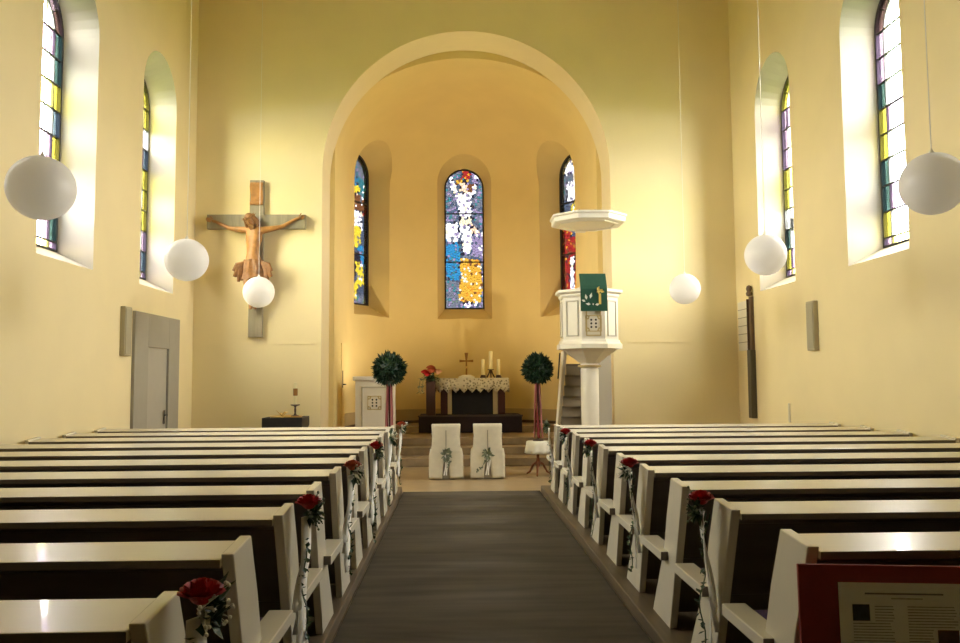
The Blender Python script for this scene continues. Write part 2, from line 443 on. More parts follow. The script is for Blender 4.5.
CENTER = [
 ('white', shape([(66,82),(80,82),(92,118),(110,146),(150,146),(158,112),(162,80),(174,80),(172,120),(152,168),(150,235),(104,235),(100,168),(80,130)])),
 ('skin', shape([(108,108),(132,108),(134,142),(106,142)])), ('gold', shape([(96,100),(140,96),(146,112),(94,114)])),
 ('cream', shape([(104,222),(152,222),(152,262),(106,262)])), ('white', shape([(110,262),(150,262),(146,370),(116,370)])),
 ('brown', shape([(138,112),(158,112),(156,146),(138,146)])), ('red', shape([(116,64),(148,64),(148,92),(116,92)])),
 ('white', shape([(58,260),(98,250),(112,300),(100,330),(60,318)])), ('blue', shape([(58,318),(106,322),(112,460),(72,462),(58,430)])),
 ('skin', shape([(148,262),(176,262),(176,296),(150,296)])), ('lilac', shape([(150,296),(192,290),(192,392),(150,370)])),
 ('gold', shape([(108,380),(184,392),(186,500),(176,542),(104,540),(108,470)])), ('cream', shape([(120,392),(150,392),(156,430),(124,440)])),
 ('brown', shape([(136,440),(150,440),(156,520),(132,520)])), ('white', shape([(120,540),(176,540),(160,560),(126,560)])),
 ('grey', shape([(56,460),(108,470),(104,566),(56,566)])), ('lilac', shape([(176,420),(192,420),(192,520),(184,520)])),
]
def mk(rects):
    return [(c, [(x0, z0), (x1, z0), (x1+s, z1), (x0+s, z1)]) for c, x0, x1, z0, z1, s in rects]
LEFTW = mk([('yellow', -.42, .05, .12, .55, .1), ('red', -.5, -.05, .55, 1.2, 0), ('yellow', .1, .4, .5, 1.05, -.1), ('dark', -.05, .2, .7, 1.3, 0), ('blue', .1, .4, .95, 1.5, 0),
 ('yellow', -.35, .2, 1.45, 1.95, .05), ('white', -.1, .3, 1.9, 2.35, 0), ('cream', -.5, -.15, 1.95, 2.4, 0), ('brown', -.5, .5, 2.4, 2.75, 0), ('red', .2, .5, 2.3, 2.7, 0),
 ('skin', -.1, .15, 2.55, 2.8, 0), ('yellow', -.45, .2, 2.82, 2.98, .0), ('blue', -.4, .1, 2.98, 3.2, 0), ('grey', -.3, .4, 3.2, 3.7, 0), ('grey', -.5, .5, .0, .25, 0), ('slate', -.5, .5, .25, 2.4, 0), ('teal', -.5, .5, 2.75, 3.3, 0)])
RIGHTW = mk([('orange', .0, .45, .1, .95, .05), ('white', -.18, .0, .05, 1.2, .0), ('red', -.5, .1, .3, 1.7, 0), ('dark', -.5, -.3, 0, 1.0, 0), ('white', .05, .2, 1.0, 1.9, .05), ('red', .2, .5, 1.2, 1.75, 0), ('slate', .1, .4, 1.7, 2.0, 0),
 ('red', -.5, -.1, 1.7, 2.0, 0), ('white', -.4, .5, 1.9, 2.3, 0), ('yellow', -.1, .4, 2.25, 2.55, 0), ('slate', -.5, -.15, 2.3, 2.6, 0), ('white', -.3, .4, 2.6, 3.1, .05), ('cream', .0, .3, 2.8, 3.3, 0), ('grey', -.5, .1, 2.7, 3.3, 0), ('white', -.4, .4, 3.3, 3.8, 0)])
BGC = {0: ['lilac', 'grey', 'slate', 'lilac', 'grey', 'teal', 'grey'], -59: ['slate', 'teal', 'grey', 'dark', 'green'], 59: ['lilac', 'grey', 'white', 'red', 'slate']}
def clip(poly, a, b):  # keep the side of the bisector nearer to a
    mx, my = (a[0]+b[0])/2, (a[1]+b[1])/2; nx, ny = b[0]-a[0], b[1]-a[1]; out = []
    for i in range(len(poly)):
        p, q = poly[i], poly[(i+1) % len(poly)]
        dp, dq = (p[0]-mx)*nx+(p[1]-my)*ny, (q[0]-mx)*nx+(q[1]-my)*ny
        if dp <= 0: out.append(p)
        if dp*dq < 0: t = dp/(dp-dq); out.append((p[0]+(q[0]-p[0])*t, p[1]+(q[1]-p[1])*t))
    return out
def stained(nw, ph, design):
    rnd = random.Random(11+nw)
    root = bpy.data.objects.new('window_%d' % nw, None); C.objects.link(root); struct(root)
    r = PR+.45
    root.location = (r*math.sin(R(ph)), PY+r*math.cos(R(ph)), AZ0); root.rotation_euler = (0, 0, R(-ph))
    H = AZ1-AZ0; out = arch(AG, 0, H, 18); w_in = AG-.035
    # frame
    b = MB(); po, pi_ = out, arch(AG-.04, .04, H-.04, 18); N = len(po)
    vs = [(p[0], y, p[1]) for y in (-.03, .03) for pl in (po, pi_) for p in pl]; fs = []
    for i in range(N):
        j = (i+1) % N
        fs += [(i, j, N+j, N+i), (2*N+j, 2*N+i, 3*N+i, 3*N+j), (N+i, N+j, 3*N+j, 3*N+i), (j, i, 2*N+i, 2*N+j)]
    b.add(vs, fs); b.build('frame', M_iron, root)
    for zz in (1.27, 2.58): MB().box(-AG+.02, AG-.02, -.03, .01, zz-.014, zz+.014).build('glazing_bar', M_iron, root)
    # mosaic of glass pieces
    area = arch(AG-.03, .03, H-.03, 14); sites = []; tries = 0
    while len(sites) < 1000 and tries < 60000:
        tries += 1
        p = (rnd.uniform(-AG, AG), rnd.uniform(0, H))
        if inpoly(p, area) and all((p[0]-q[0])**2*1.3+(p[1]-q[1])**2*.7 > .0021 for q in sites): sites.append(p)
    gm, lead = MB(), MB()
    for s_ in sites:
        poly = area
        for q in sorted(sites, key=lambda t: (t[0]-s_[0])**2+(t[1]-s_[1])**2)[1:20]:
            poly = clip(poly, s_, q)
        if len(poly) < 3: continue
        def at(p):
            for cn, pl in design:
                if inpoly(p, pl): return cn
        col = at(s_)
        rim = col in ('white', 'blue', 'gold', 'skin', 'cream', 'yellow', 'red', None) and any(at((s_[0]+dx, s_[1]+dz)) != col for dx, dz in ((.04, 0), (-.04, 0), (0, .04), (0, -.04)))
        if rim and col is None and rnd.random() < .75: col = 'slate'
        elif rim and rnd.random() < .16: col = 'dark'
        if col is None: col = rnd.choice(BGC[ph])
        elif col in ('dark', 'slate'): pass
        elif rnd.random() < .26: col = rnd.choice({'white': ['lilac', 'cream', 'grey'], 'blue': ['teal', 'lilac', 'slate'], 'gold': ['brown', 'orange', 'cream'], 'red': ['brown', 'orange', 'dark'], 'grey': ['slate', 'lilac', 'green', 'teal'], 'lilac': ['grey', 'white', 'slate']}.get(col, ['grey', 'white', col, col]))
        cx = sum(p[0] for p in poly)/len(poly); cz = sum(p[1] for p in poly)/len(poly)
        ins = []
        for p in poly:
            d = math.hypot(p[0]-cx, p[1]-cz); k = max(.4, 1-.0045/max(d, 1e-4)); ins.append((cx+(p[0]-cx)*k, cz+(p[1]-cz)*k))
        gm.mi = SGK.index(col); gm.prism(poly, -.003, .003)
        n_ = len(poly)
        lead.add([(p[0], -.0045, p[1]) for p in poly]+[(p[0], -.0045, p[1]) for p in ins], [(i, (i+1) % n_, n_+(i+1) % n_, n_+i) for i in range(n_)])
    g = gm.build('glass_mosaic', [MATS['stained_'+k] for k in SGK], root); g['kind'] = 'stuff'
    l = lead.build('lead_came', M_lead, root); l['kind'] = 'stuff'
    d = Vector((math.sin(R(ph)), math.cos(R(ph)), 0)); rp = PR+PS+.03
    portal((d.x*rp, PY+d.y*rp, (AZ0+AZ1)/2), -d, 2*AG, H)
stained(9, 0, CENTER); stained(10, -59, LEFTW); stained(11, 59, RIGHTW)

# ================================================================== AISLE CARPET
m = bpy.data.materials.new('ribbed_carpet'); m.use_nodes = True; MATS['ribbed_carpet'] = m
N = m.node_tree.nodes; L = m.node_tree.links; b_ = N['Principled BSDF']; b_.inputs['Roughness'].default_value = .95; b_.inputs['Specular IOR Level'].default_value = .15
tc = N.new('ShaderNodeTexCoord'); mp = N.new('ShaderNodeMapping'); L.new(tc.outputs['Object'], mp.inputs['Vector']); mp.inputs['Scale'].default_value = (.5, 4, 1)
no = N.new('ShaderNodeTexNoise'); no.inputs['Scale'].default_value = 1.6; no.inputs['Detail'].default_value = 6; L.new(mp.outputs[0], no.inputs['Vector'])
cr = N.new('ShaderNodeValToRGB'); L.new(no.outputs['Fac'], cr.inputs['Fac']); cr.color_ramp.elements[0].color = (.075, .064, .048, 1); cr.color_ramp.elements[1].color = (.105, .088, .066, 1)
cr.color_ramp.elements[0].position = .35; cr.color_ramp.elements[1].position = .65
L.new(cr.outputs[0], b_.inputs['Base Color'])
wv = N.new('ShaderNodeTexWave'); wv.bands_direction = 'Y'; wv.inputs['Scale'].default_value = 12; wv.inputs['Distortion'].default_value = .6; L.new(tc.outputs['Object'], wv.inputs['Vector'])
bp = N.new('ShaderNodeBump'); bp.inputs['Strength'].default_value = .5; bp.inputs['Distance'].default_value = .01; L.new(wv.outputs['Fac'], bp.inputs['Height']); L.new(bp.outputs[0], b_.inputs['Normal'])
tag(MB().box(-1.065, 1.065, -1.5, 12.62, 0.0, .012).build('aisle_carpet', m), 'grey-brown ribbed carpet runner along the middle aisle', 'carpet')

# ================================================================== PEWS
XEL, XER = 1.11, 1.18; PITCH = .895; ROW0 = 2.62; PXW = 5.24
def rowy(i): return ROW0 + PITCH*i
def make_pew(sgn):
    t = thing('church_pew', 'pew', 'pew')
    pb = .10; XE = XER if sgn > 0 else XEL
    end = [(-.28, 1.085), (-.005, 1.105), (.12, .84), (.20, .62), (.56, pb), (.10, pb)]
    def X(a, b): return tuple(sorted((sgn*a, sgn*b)))
    for a, b in ((XE, XE+.05), (PXW-.05, PXW)):
        x0, x1 = X(a, b); MB().prism(end, x0, x1, 'x').build('end_panel', M_pew, t, bevel=.006)
    x0, x1 = X(XE-.05, XE+.075); MB().box(x0, x1, .10, .66, .545, .605).build('seat_end', [M_pew, M_pewd], t, bevel=.006)
    x0, x1 = X(XE+.05, PXW-.05)
    MB().prism([(-.285, 1.03), (-.285, 1.065), (-.01, 1.085), (-.01, 1.05)], x0, x1, 'x').build('book_shelf', [M_pew, M_pewd], t, bevel=.005)
    MB().prism([(-.10, 1.04), (-.065, 1.04), (.17, .55), (.135, .55)], x0, x1, 'x').build('backrest', M_pewd, t)
    MB().prism([(.125, .55), (.165, .55), (.30, pb+.06), (.27, pb+.06)], x0, x1, 'x').build('lower_panel', M_pewd, t)
    MB().box(x0, x1, .16, .62, .50, .535).build('seat', M_pewd, t, bevel=.005)
    MB().box(x0+.02, x1-.02, .19, .62, .5355, .585).build('cushion', M_cush, t, bevel=.015)
    MB().prism([(-.25, 1.028), (-.10, .98), (-.10, 1.028)], x0, x1, 'x').build('shelf_batten', M_pewd, t)
    for ch in t.children:                                   # faces turned back or down get the dark pew-back material
        if ch.name.startswith(('book_shelf', 'seat_end')):
            for p in ch.data.polygons:
                if p.normal.y < -.7 or p.normal.z < -.7: p.material_index = 1
    return t
ORD = ['first', 'second', 'third', 'fourth', 'fifth', 'sixth', 'seventh', 'eighth', 'ninth', 'tenth', 'eleventh']
pl0, pr0 = make_pew(-1), make_pew(1)
for sgn, p0 in ((-1, pl0), (1, pr0)):
    rows = list(range(0, 11)) if sgn < 0 else list(range(1, 11))
    side = 'left' if sgn < 0 else 'right'
    for k, i in enumerate(rows):
        o = p0 if k == 0 else copy_tree(p0)
        o.location = (0, rowy(i), 0)
        e = ' with a bouquet on its end' if i % 2 == 0 else ''
        if k == 0: s = 'nearest cream pew of the %s block%s' % (side, e)
        elif k == len(rows)-1: s = 'frontmost cream pew of the %s block, nearest the altar' % side
        else: s = '%s cream pew from the camera in the %s block%s' % (ORD[k], side, e)
        tag(o, s, 'pew', 'cream pews of the %s block' % side)

# ================================================================== PEW BOUQUETS
M_rose = mat('red_rose', (.50, .012, .015), .55, noise=.35, scale=30)
M_roseo = mat('coral_rose', (.55, .12, .05), .55, noise=.35, scale=30)
M_leaf = mat('leaf_green', (.035, .085, .03), .5, noise=.5, scale=25)
M_leaf2 = mat('grey_green_leaf', (.20, .24, .15), .6, noise=.4, scale=25)
M_tulle = mat('white_tulle', (.86, .85, .79), .8, noise=.08, scale=30)
M_breath = mat('white_blossom', (.75, .73, .60), .7)
def rose_mesh(m, c, r, rnd):
    for ringn, (rr, hh, n_, tilt) in enumerate(((.22, .62, 5, .1), (.45, .55, 6, .3), (.72, .40, 7, .5), (.90, .22, 8, .7), (.98, .0, 8, .9))):
        for k in range(n_):
            a = 2*PI*k/n_+ringn*.6+rnd.uniform(-.15, .15); ca, sa = math.cos(a), math.sin(a); wd = 1.35*rr*math.sin(PI/n_)+.10
            base = Vector((ca*rr*.35, sa*rr*.35, -.35)); mid = Vector((ca*rr*.9, sa*rr*.9, hh*.3)); top = Vector((ca*rr*(1+.12*tilt), sa*rr*(1+.12*tilt), hh))
            sd = Vector((-sa, ca, 0))
            vs = [base-sd*wd*.3, base+sd*wd*.3, mid-sd*wd, mid+sd*wd, top-sd*wd*.75, top+sd*wd*.75, top+Vector((ca*.1*tilt, sa*.1*tilt, .06)),]
            m.add([Vector(c)+v*r for v in vs], [(0,1,3,2),(2,3,5,4),(4,5,6)])
    m.sphere(Vector(c)-Vector((0, 0, r*.08)), r*.62, 12, 8, (1, 1, .85))
def make_bouquet(sgn, variant, seed, rose=True):
    """hangs on the aisle face of a pew end; local origin at the top front of the end panel; aisle direction = -sgn*x"""
    rnd = random.Random(seed)
    t = thing('pew_bouquet', 'b', 'bouquet')
    ax = -sgn
    cx = ax*.065
    if rose:
        m = MB(); rose_mesh(m, (cx, -.07, .03), .062, rnd); m.build('rose', M_rose if variant != 1 else M_roseo, t)
    m = MB()
    for k in range(30):
        a = rnd.uniform(0, 2*PI); p = (cx+rnd.uniform(-.02, .03)*ax, -.05+rnd.uniform(-.03, .04), -.03+rnd.uniform(-.04, .03))
        d = Vector((ax*rnd.uniform(.0, .9), math.cos(a), math.sin(a)*.8-.1)); m.leaf(p, d, (0, 0, 1), rnd.uniform(.06, .11), rnd.uniform(.03, .05))
    m.build('leaf_cluster', M_leaf, t)
    m = MB()
    for k in range(18):
        a = rnd.uniform(0, 2*PI); p = (cx, -.05, -.02); d = Vector((ax*rnd.uniform(.1, .8), math.cos(a), math.sin(a)*.7)).normalized(); L_ = rnd.uniform(.08, .12)
        m.leaf(p, d, (0, 0, 1), L_, .03); m.sphere(Vector(p)+d*L_, .007, 6, 4)
    m.build('filler_blossom', M_breath if variant != 2 else M_leaf2, t)
    for k in range(3):                                               # ribbons of tulle hanging down
        Lh = (.62, .50, .72)[k]*rnd.uniform(.9, 1.05); m = MB(); w = (.046, .032, .038)[k]; y0 = -.05+.03*(k-1); rings = []
        for q in range(13):
            s = q/12; tw = 2.2*s+k; z = -.04-Lh*s; yy = y0+.05*math.sin(3*s+k)*s-.03*s+(.05*s if k == 2 else 0); xx = ax*(.018+.035*(1-s)+.012*math.sin(5*s+k))
            dx, dy = math.cos(tw)*w*.35, math.sin(tw+1)*w
            ww = 1+.5*s
            rings.append([(xx-dx*ww, yy-dy*ww, z), (xx+.004*ax, yy, z), (xx+dx*ww, yy+dy*ww, z)])
        m.loft(rings, cap=False, closed=False); o = m.build('tulle_ribbon', M_tulle, t, smooth=True)
        so = o.modifiers.new('thickness', 'SOLIDIFY'); so.thickness = .003
    m = MB(); pts = []                                               # ivy trail
    Lh = rnd.uniform(.72, .85)
    for q in range(16):
        s = q/15; pts.append((ax*(.03+.03*math.sin(7*s)**2), -.06+.05*math.sin(4*s+seed)+.06*s, -.05-Lh*s))
    m.tube(pts, .004, 5)
    for q in range(1, 16):
        for e in range(2):
            p = pts[q]; a = rnd.uniform(0, 2*PI); m.leaf(p, (ax*rnd.uniform(.1, .8), math.cos(a), math.sin(a)*.8), (0, .2, 1), rnd.uniform(.03, .055), rnd.uniform(.025, .04))
    m.build('ivy_trail', M_leaf, t)
    return t
for sgn in (-1, 1):
    side = 'left' if sgn < 0 else 'right'
    evens = [0, 2, 4, 6, 8, 10] if sgn < 0 else [2, 4, 6, 8, 10]
    for k, i in enumerate(evens):
        var = 1 if (sgn < 0 and i in (4, 10)) else (3 if i % 4 == 0 else 2)
        t = make_bouquet(sgn, var, 31*i+sgn+5, rose=not (i == 10 and sgn > 0) and not (i == 8 and sgn < 0))
        t.location = (sgn*(XER if sgn > 0 else XEL)-sgn*.032, rowy(i)-.02, 1.09)
        col = 'coral rose' if var == 1 else ('red rose' if not (i == 10 and sgn > 0) and not (i == 8 and sgn < 0) else 'green leaf')
        where = 'nearest the camera' if k == 0 else ('nearest the altar' if k == len(evens)-1 else '%s from the camera' % ORD[k])
        tag(t, '%s bouquet with tulle and ivy on the %s pew ends, %s' % (col, side, where), 'bouquet', 'bouquets on the %s pew ends' % side)

# ================================================================== GLOBE LAMPS
def globe(x, y, z, label):
    t = thing('globe_pendant_lamp', label, 'lamp', (x, y, z), group='white globe pendant lamps')
    MB().sphere((0, 0, 0), .25, 40, 24).build('globe', M_globe, t, smooth=True)
    MB().lathe([(.001, .245), (.022, .245), (.022, .258), (.008, .28), (.001, .30)], 16).build('cap', M_cord, t, smooth=30)
    MB().tube([(0, 0, .295), (0, 0, HC-z-.02)], .0045, 6).build('cord', M_cord, t)
    MB().lathe([(.001, HC-z-.06), (.05, HC-z-.05), (.05, HC-z-.001), (.001, HC-z-.001)], 16).build('ceiling_rose', M_cord, t)
globe(-3.46, 6.25, 3.27, 'white globe lamp nearest the camera on the left side')
globe(-3.40, 9.45, 3.18, 'white globe lamp hanging before the left wall corner, middle of the left row')
globe(-3.40, 12.9, 3.17, 'white globe lamp hanging in front of the crucifix')
globe(3.62, 6.25, 3.31, 'white globe lamp nearest the camera on the right side')
globe(3.56, 9.6, 3.25, 'white globe lamp by the right wall, middle of the right row')
globe(3.51, 12.9, 3.20, 'white globe lamp right of the pulpit, farthest of the right row')

# ================================================================== CRUCIFIX
def skin_mesh(name, verts, edges, radii, sub=2, root=0):
    me = bpy.data.meshes.new(name); me.from_pydata([tuple(v) for v in verts], edges, [])
    o = bpy.data.objects.new(name, me); C.objects.link(o)
    sk = o.modifiers.new('skin', 'SKIN'); sk.use_smooth_shade = True
    for i, r in enumerate(radii):
        d = me.skin_vertices[0].data[i]; d.radius = r if isinstance(r, tuple) else (r, r); d.use_root = (i == root)
    s = o.modifiers.new('sub', 'SUBSURF'); s.levels = sub; s.render_levels = sub
    bpy.context.view_layer.update()
    m2 = bpy.data.meshes.new_from_object(o.evaluated_get(bpy.context.evaluated_depsgraph_get()))
    bpy.data.objects.remove(o); m2.shade_smooth()
    return m2
M_cross = mat('grey_oak_cross', (.33, .29, .19), .6, noise=.25, scale=4, stretch=(4, 4, .6))
M_carve = mat('carved_limewood', (.46, .22, .06), .5, noise=.35, scale=9, bump=.3, bscale=30)
cx0 = -4.09
cr = thing('crucifix', 'wooden crucifix with carved figure on the far wall left of the arch', 'crucifix', (cx0, YF-.004, 2.58))
MB().box(-.135, .135, -.09, 0, 0, 3.06).build('upright_beam', M_cross, cr, bevel=.008)
MB().box(-.95, .95, -.10, -.005, 2.10, 2.38).build('cross_beam', M_cross, cr, bevel=.008)
ti = MB()
rings = []
for k in range(13):
    s = k/12; wv_ = .012*math.sin(s*PI*2); rings.append([(-.115+wv_, -.13-.02*math.cos(s*6.28), 2.58+.42*s), (.115+wv_*.5, -.115-.02*math.cos(s*6.28), 2.58+.42*s), (.115+wv_*.5, -.09, 2.58+.42*s), (-.115+wv_, -.09, 2.58+.42*s)])
ti.loft(rings); ti.T = Matrix.Translation((0, -.115, 2.60)) @ Matrix.Rotation(PI/2, 4, 'Y'); ti.lathe([(.001, -.125), (.035, -.12), (.035, .12), (.001, .125)], 10)
ti.T = Matrix.Translation((0, -.115, 2.98)) @ Matrix.Rotation(PI/2, 4, 'Y'); ti.lathe([(.001, -.125), (.03, -.12), (.03, .12), (.001, .125)], 10)
ti.build('titulus_scroll', M_carve, cr, smooth=40)
V = {'pel': (-.02, -.20, 1.20), 'belly': (-.03, -.22, 1.42), 'chest': (-.02, -.23, 1.68), 'ub': (0, -.20, 1.92), 'neck': (-.02, -.22, 2.02), 'sl': (-.20, -.19, 1.95), 'sr': (.20, -.19, 1.95),
     'el': (-.50, -.14, 2.10), 'er': (.50, -.14, 2.13), 'wl': (-.76, -.125, 2.23), 'wr': (.76, -.125, 2.28), 'hl': (-.86, -.12, 2.26), 'hr': (.86, -.12, 2.31),
     'hpl': (-.12, -.21, 1.12), 'hpr': (.10, -.21, 1.12), 'kl': (-.12, -.30, .74), 'kr': (.07, -.31, .74), 'al': (-.06, -.18, .36), 'ar': (.03, -.19, .36), 'fl': (-.06, -.22, .22), 'fr': (.03, -.24, .22)}
V = {k: (x, y, .52+.89*(z-.22)) if abs(x) < .4 else (x, y, z) for k, (x, y, z) in V.items()}
K = list(V); E_ = [('pel','belly'),('belly','chest'),('chest','ub'),('ub','neck'),('ub','sl'),('ub','sr'),('sl','el'),('sr','er'),('el','wl'),('er','wr'),('wl','hl'),('wr','hr'),('pel','hpl'),('pel','hpr'),('hpl','kl'),('hpr','kr'),('kl','al'),('kr','ar'),('al','fl'),('ar','fr')]
RAD = {'pel': (.13,.10), 'belly': (.115,.09), 'chest': (.165,.115), 'ub': (.14,.09), 'neck': .055, 'sl': .07, 'sr': .07, 'el': .042, 'er': .042, 'wl': .03, 'wr': .03, 'hl': .032, 'hr': .032, 'hpl': .10, 'hpr': .10, 'kl': .065, 'kr': .065, 'al': .04, 'ar': .04, 'fl': .04, 'fr': .04}
bm_ = skin_mesh('figure', [V[k] for k in K], [(K.index(a), K.index(b)) for a, b in E_], [RAD[k] for k in K])
bm_.materials.append(M_carve)
fig = bpy.data.objects.new('figure', bm_); C.objects.link(fig); fig.parent = cr
# head: skull, nose, brow, bowed to the (viewer's) left
b = MB(); b.T = Matrix.Translation((-.07, -.27, 2.22)) @ Euler((R(28), R(-18), R(-12))).to_matrix().to_4x4()
b.sphere((0, 0, 0), .105, 20, 14, (.82, 1.0, 1.22)); b.tube([(0, -.095, .03), (0, -.125, -.015), (0, -.1, -.02)], [.012, .018, .01], 8)
b.tube([(-.06, -.085, .04), (0, -.10, .045), (.06, -.085, .04)], .014, 8); b.tube([(-.025, -.10, -.055), (.025, -.10, -.055)], .010, 6)
for s in (-1, 1): b.sphere((s*.033, -.088, .015), .013, 8, 6); b.sphere((s*.085, 0, 0), .022, 8, 6, (.5, 1, 1.3))
b.build('head', M_carve, fig, smooth=60)
M_carved = mat('dark_carved_wood', (.32, .145, .04), .55, noise=.4, scale=14, bump=.5, bscale=40)
b = MB(); b.T = Matrix.Translation((-.07, -.27, 2.22)) @ Euler((R(28), R(-18), R(-12))).to_matrix().to_4x4()
rnd = random.Random(3)
b.sphere((0, .022, .035), .108, 18, 10, (.92, 1.0, 1.12))
for s in (-1, 1):
    for k in range(5): b.tube([(s*.08, .02*k-.03, .05), (s*(.105+.005*k), .015*k-.03, -.06), (s*(.085+.01*k), .01*k-.05, -.20)], [.03, .03, .008], 6)
for k in range(5): b.tube([(-.04+.02*k, -.085, -.07), (-.03+.015*k, -.11, -.12), (-.012+.006*k, -.105, -.175)], [.02, .02, .006], 6)
b.build('hair', M_carved, fig, smooth=60)
b = MB(); b.T = Matrix.Translation((-.07, -.27, 2.22)) @ Euler((R(28), R(-18), R(-12))).to_matrix().to_4x4()
pts = [(.108*math.cos(2*PI*i/24), .012+.115*math.sin(2*PI*i/24), .075+.012*math.sin(i*2.1)) for i in range(25)]
b.tube(pts, .017, 6)
for i in range(0, 24, 2): p = Vector(pts[i]); b.tube([p, p+Vector((p.x*.5, p.y*.5, .03*(-1)**i))], [.008, .001], 4)
b.build('crown', M_carved, fig)
# five fingers on each open hand, nailed palm
for s, hk in ((-1, 'hl'), (1, 'hr')):
    b = MB(); h = Vector(V[hk])
    for k, (dz, ln) in enumerate(((.032, .075), (.012, .085), (-.010, .080), (-.030, .062))):
        b.tube([h+Vector((s*.01, -.01, dz)), h+Vector((s*(.01+ln*.6), -.035, dz+.01)), h+Vector((s*(.01+ln*.85), -.06, dz+.004))], [.013, .011, .008], 6)
    b.tube([h+Vector((-s*.03, -.01, .025)), h+Vector((-s*.0, -.03, .065)), h+Vector((s*.02, -.05, .08))], [.014, .012, .008], 6)
    b.tube([h+Vector((-s*.01, .02, 0)), h+Vector((-s*.01, -.06, 0))], [.008, .014], 6)
    b.build('hand', M_carve, fig, smooth=60)
# loincloth with flying ends
b = MB(); rings = []
for k in range(9):
    s = k/8; z = 1.47-.36*s; ring_ = []
    for i in range(28):
        a = 2*PI*i/28; rx = .175+.05*s+.022*math.sin(a*7+2*s*3); ry = .13+.05*s+.020*math.sin(a*9-2*s)
        ring_.append((-.015+rx*math.cos(a), -.235+ry*math.sin(a)*(.9 if math.sin(a) < 0 else .75), z-.03*math.cos(a*3)*s))
    rings.append(ring_)
b.loft(rings)
for s in (-1, 1):
    for k in range(5):
        a = .35+.28*k; e = Vector((s*(.16+.20*math.sin(a)), -.26-.02*k, 1.40-.34*math.cos(a*.75)-.05*(k % 2)))
        st = Vector((s*.14, -.27, 1.43)); midp = (st+e)/2+Vector((s*.05, -.02, .03))
        b.tube([st, midp, e], [.028, .045, .030], 7)
b.build('loincloth', M_carved, fig, smooth=50)

# ================================================================== CHANCEL BOX (clergy stall) and PULPIT
M_pulp = mat('white_pulpit_paint', (.76, .72, .61), .4, noise=.04)
M_gild = mat('gilded_line', (.55, .42, .18), .45, noise=.2)
M_hole = mat('dark_hole', (.02, .02, .015), .9)
M_ptrim = mat('greyed_ornament', (.50, .47, .38), .5)
def grille(parent, T, s=1.0):
    """raised ornament with six round holes"""
    b = MB(); b.T = T
    def fr(x0, x1, z0, z1, w):
        b.box(x0, x1, -.012, 0, z0, z0+w); b.box(x0, x1, -.012, 0, z1-w, z1); b.box(x0, x0+w, -.012, 0, z0, z1); b.box(x1-w, x1, -.012, 0, z0, z1)
    fr(-.17*s, .17*s, -.17*s, .17*s, .018*s)
    for sx in (-1, 1):
        for sz in (-1, 1):
            b.tube([(sx*.17*s, -.006, sz*.08*s), (sx*.10*s, -.006, sz*.10*s), (sx*.08*s, -.006, sz*.17*s)], .010*s, 6)
            b.tube([(sx*(.13+.03*math.cos(k*PI/4))*s, -.006, sz*(.13+.03*math.sin(k*PI/4))*s) for k in range(9)], .008*s, 6)
    b.build('ornament', M_gild, parent)
    p = MB(); p.T = T; p.box(-.095*s, .095*s, -.010, 0, -.12*s, .12*s); p.build('hole_plate', M_pulp, parent)
    for sx in (-1, 1):
        for k in (-1, 0, 1):
            h = MB(); h.T = T @ Matrix.Translation((sx*.048*s, -.010, k*.075*s)) @ Matrix.Rotation(PI/2, 4, 'X')
            h.lathe([(.001, 0), (.022*s, 0), (.022*s, .004), (.001, .004)], 12); h.build('hole', M_hole, parent)
st = thing('clergy_stall', 'white panelled clergy stall with six-hole ornament left of the altar', 'stall', (-1.93, 16.75, 0))
SZ0, SZT = .16, 1.82
b = MB().box(-.40, .40, 0, .5, SZ0, SZT-.09); b.build('body', M_pulp, st, bevel=.006)
MB().box(-.45, .45, -.05, .55, SZT-.09, SZT).build('cornice', M_pulp, st, bevel=.02)
b = MB(); b.box(-.27, .27, -.02, 0, SZT-.24, SZT-.21); b.box(-.27, .27, -.02, 0, .62, .65); b.box(-.27, -.24, -.02, 0, .62, SZT-.21); b.box(.24, .27, -.02, 0, .62, SZT-.21)
b.build('panel_moulding', M_ptrim, st, bevel=.005)
grille(st, Matrix.Translation((0, 0, 1.27)), .85)

PX, PYc = 2.20, 14.55
pu = thing('pulpit', 'white octagonal pulpit on a round column beside the arch', 'pulpit', (PX, PYc, 0))
def octo(r, z): return [(r*math.cos(PI/8+PI/4*i), r*math.sin(PI/8+PI/4*i), z) for i in range(8)]
zb, zt = 2.28, 3.34
b = MB().loft([octo(.54, zb+.12), octo(.54, zt-.10)]); b.build('body', M_pulp, pu)
MB().loft([octo(.55, zt-.14), octo(.57, zt-.11), octo(.57, zt-.08), octo(.63, zt-.05), octo(.63, zt), octo(.50, zt)]).build('cornice', M_pulp, pu)
MB().loft([octo(.56, zb+.16), octo(.57, zb+.12), octo(.61, zb+.08), octo(.61, zb), octo(.45, zb)]).build('base_moulding', M_pulp, pu)
apo = .54*math.cos(PI/8)
for k in range(-2, 3):                                    # recessed fields framed by thin mouldings, one per face
    T = Matrix.Rotation(R(45*k), 4, 'Z') @ Matrix.Translation((0, -apo, 0))
    b = MB(); b.T = T; x_, z0_, z1_ = .135, zb+.22, zt-.2
    b.box(-x_, x_, -.014, .01, z0_, z0_+.02); b.box(-x_, x_, -.014, .01, z1_-.02, z1_); b.box(-x_, -x_+.02, -.014, .01, z0_, z1_); b.box(x_-.02, x_, -.014, .01, z0_, z1_)
    b.build('panel_moulding', M_ptrim if k else M_gild, pu)
grille(pu, Matrix.Translation((0, -apo-.002, zb+.44)), .85)
b = MB().loft([octo(.52, zb), octo(.45, zb-.06), octo(.30, zb-.16), octo(.20, zb-.24), octo(.16, zb-.26)]); b.build('corbel', M_pulp, pu)
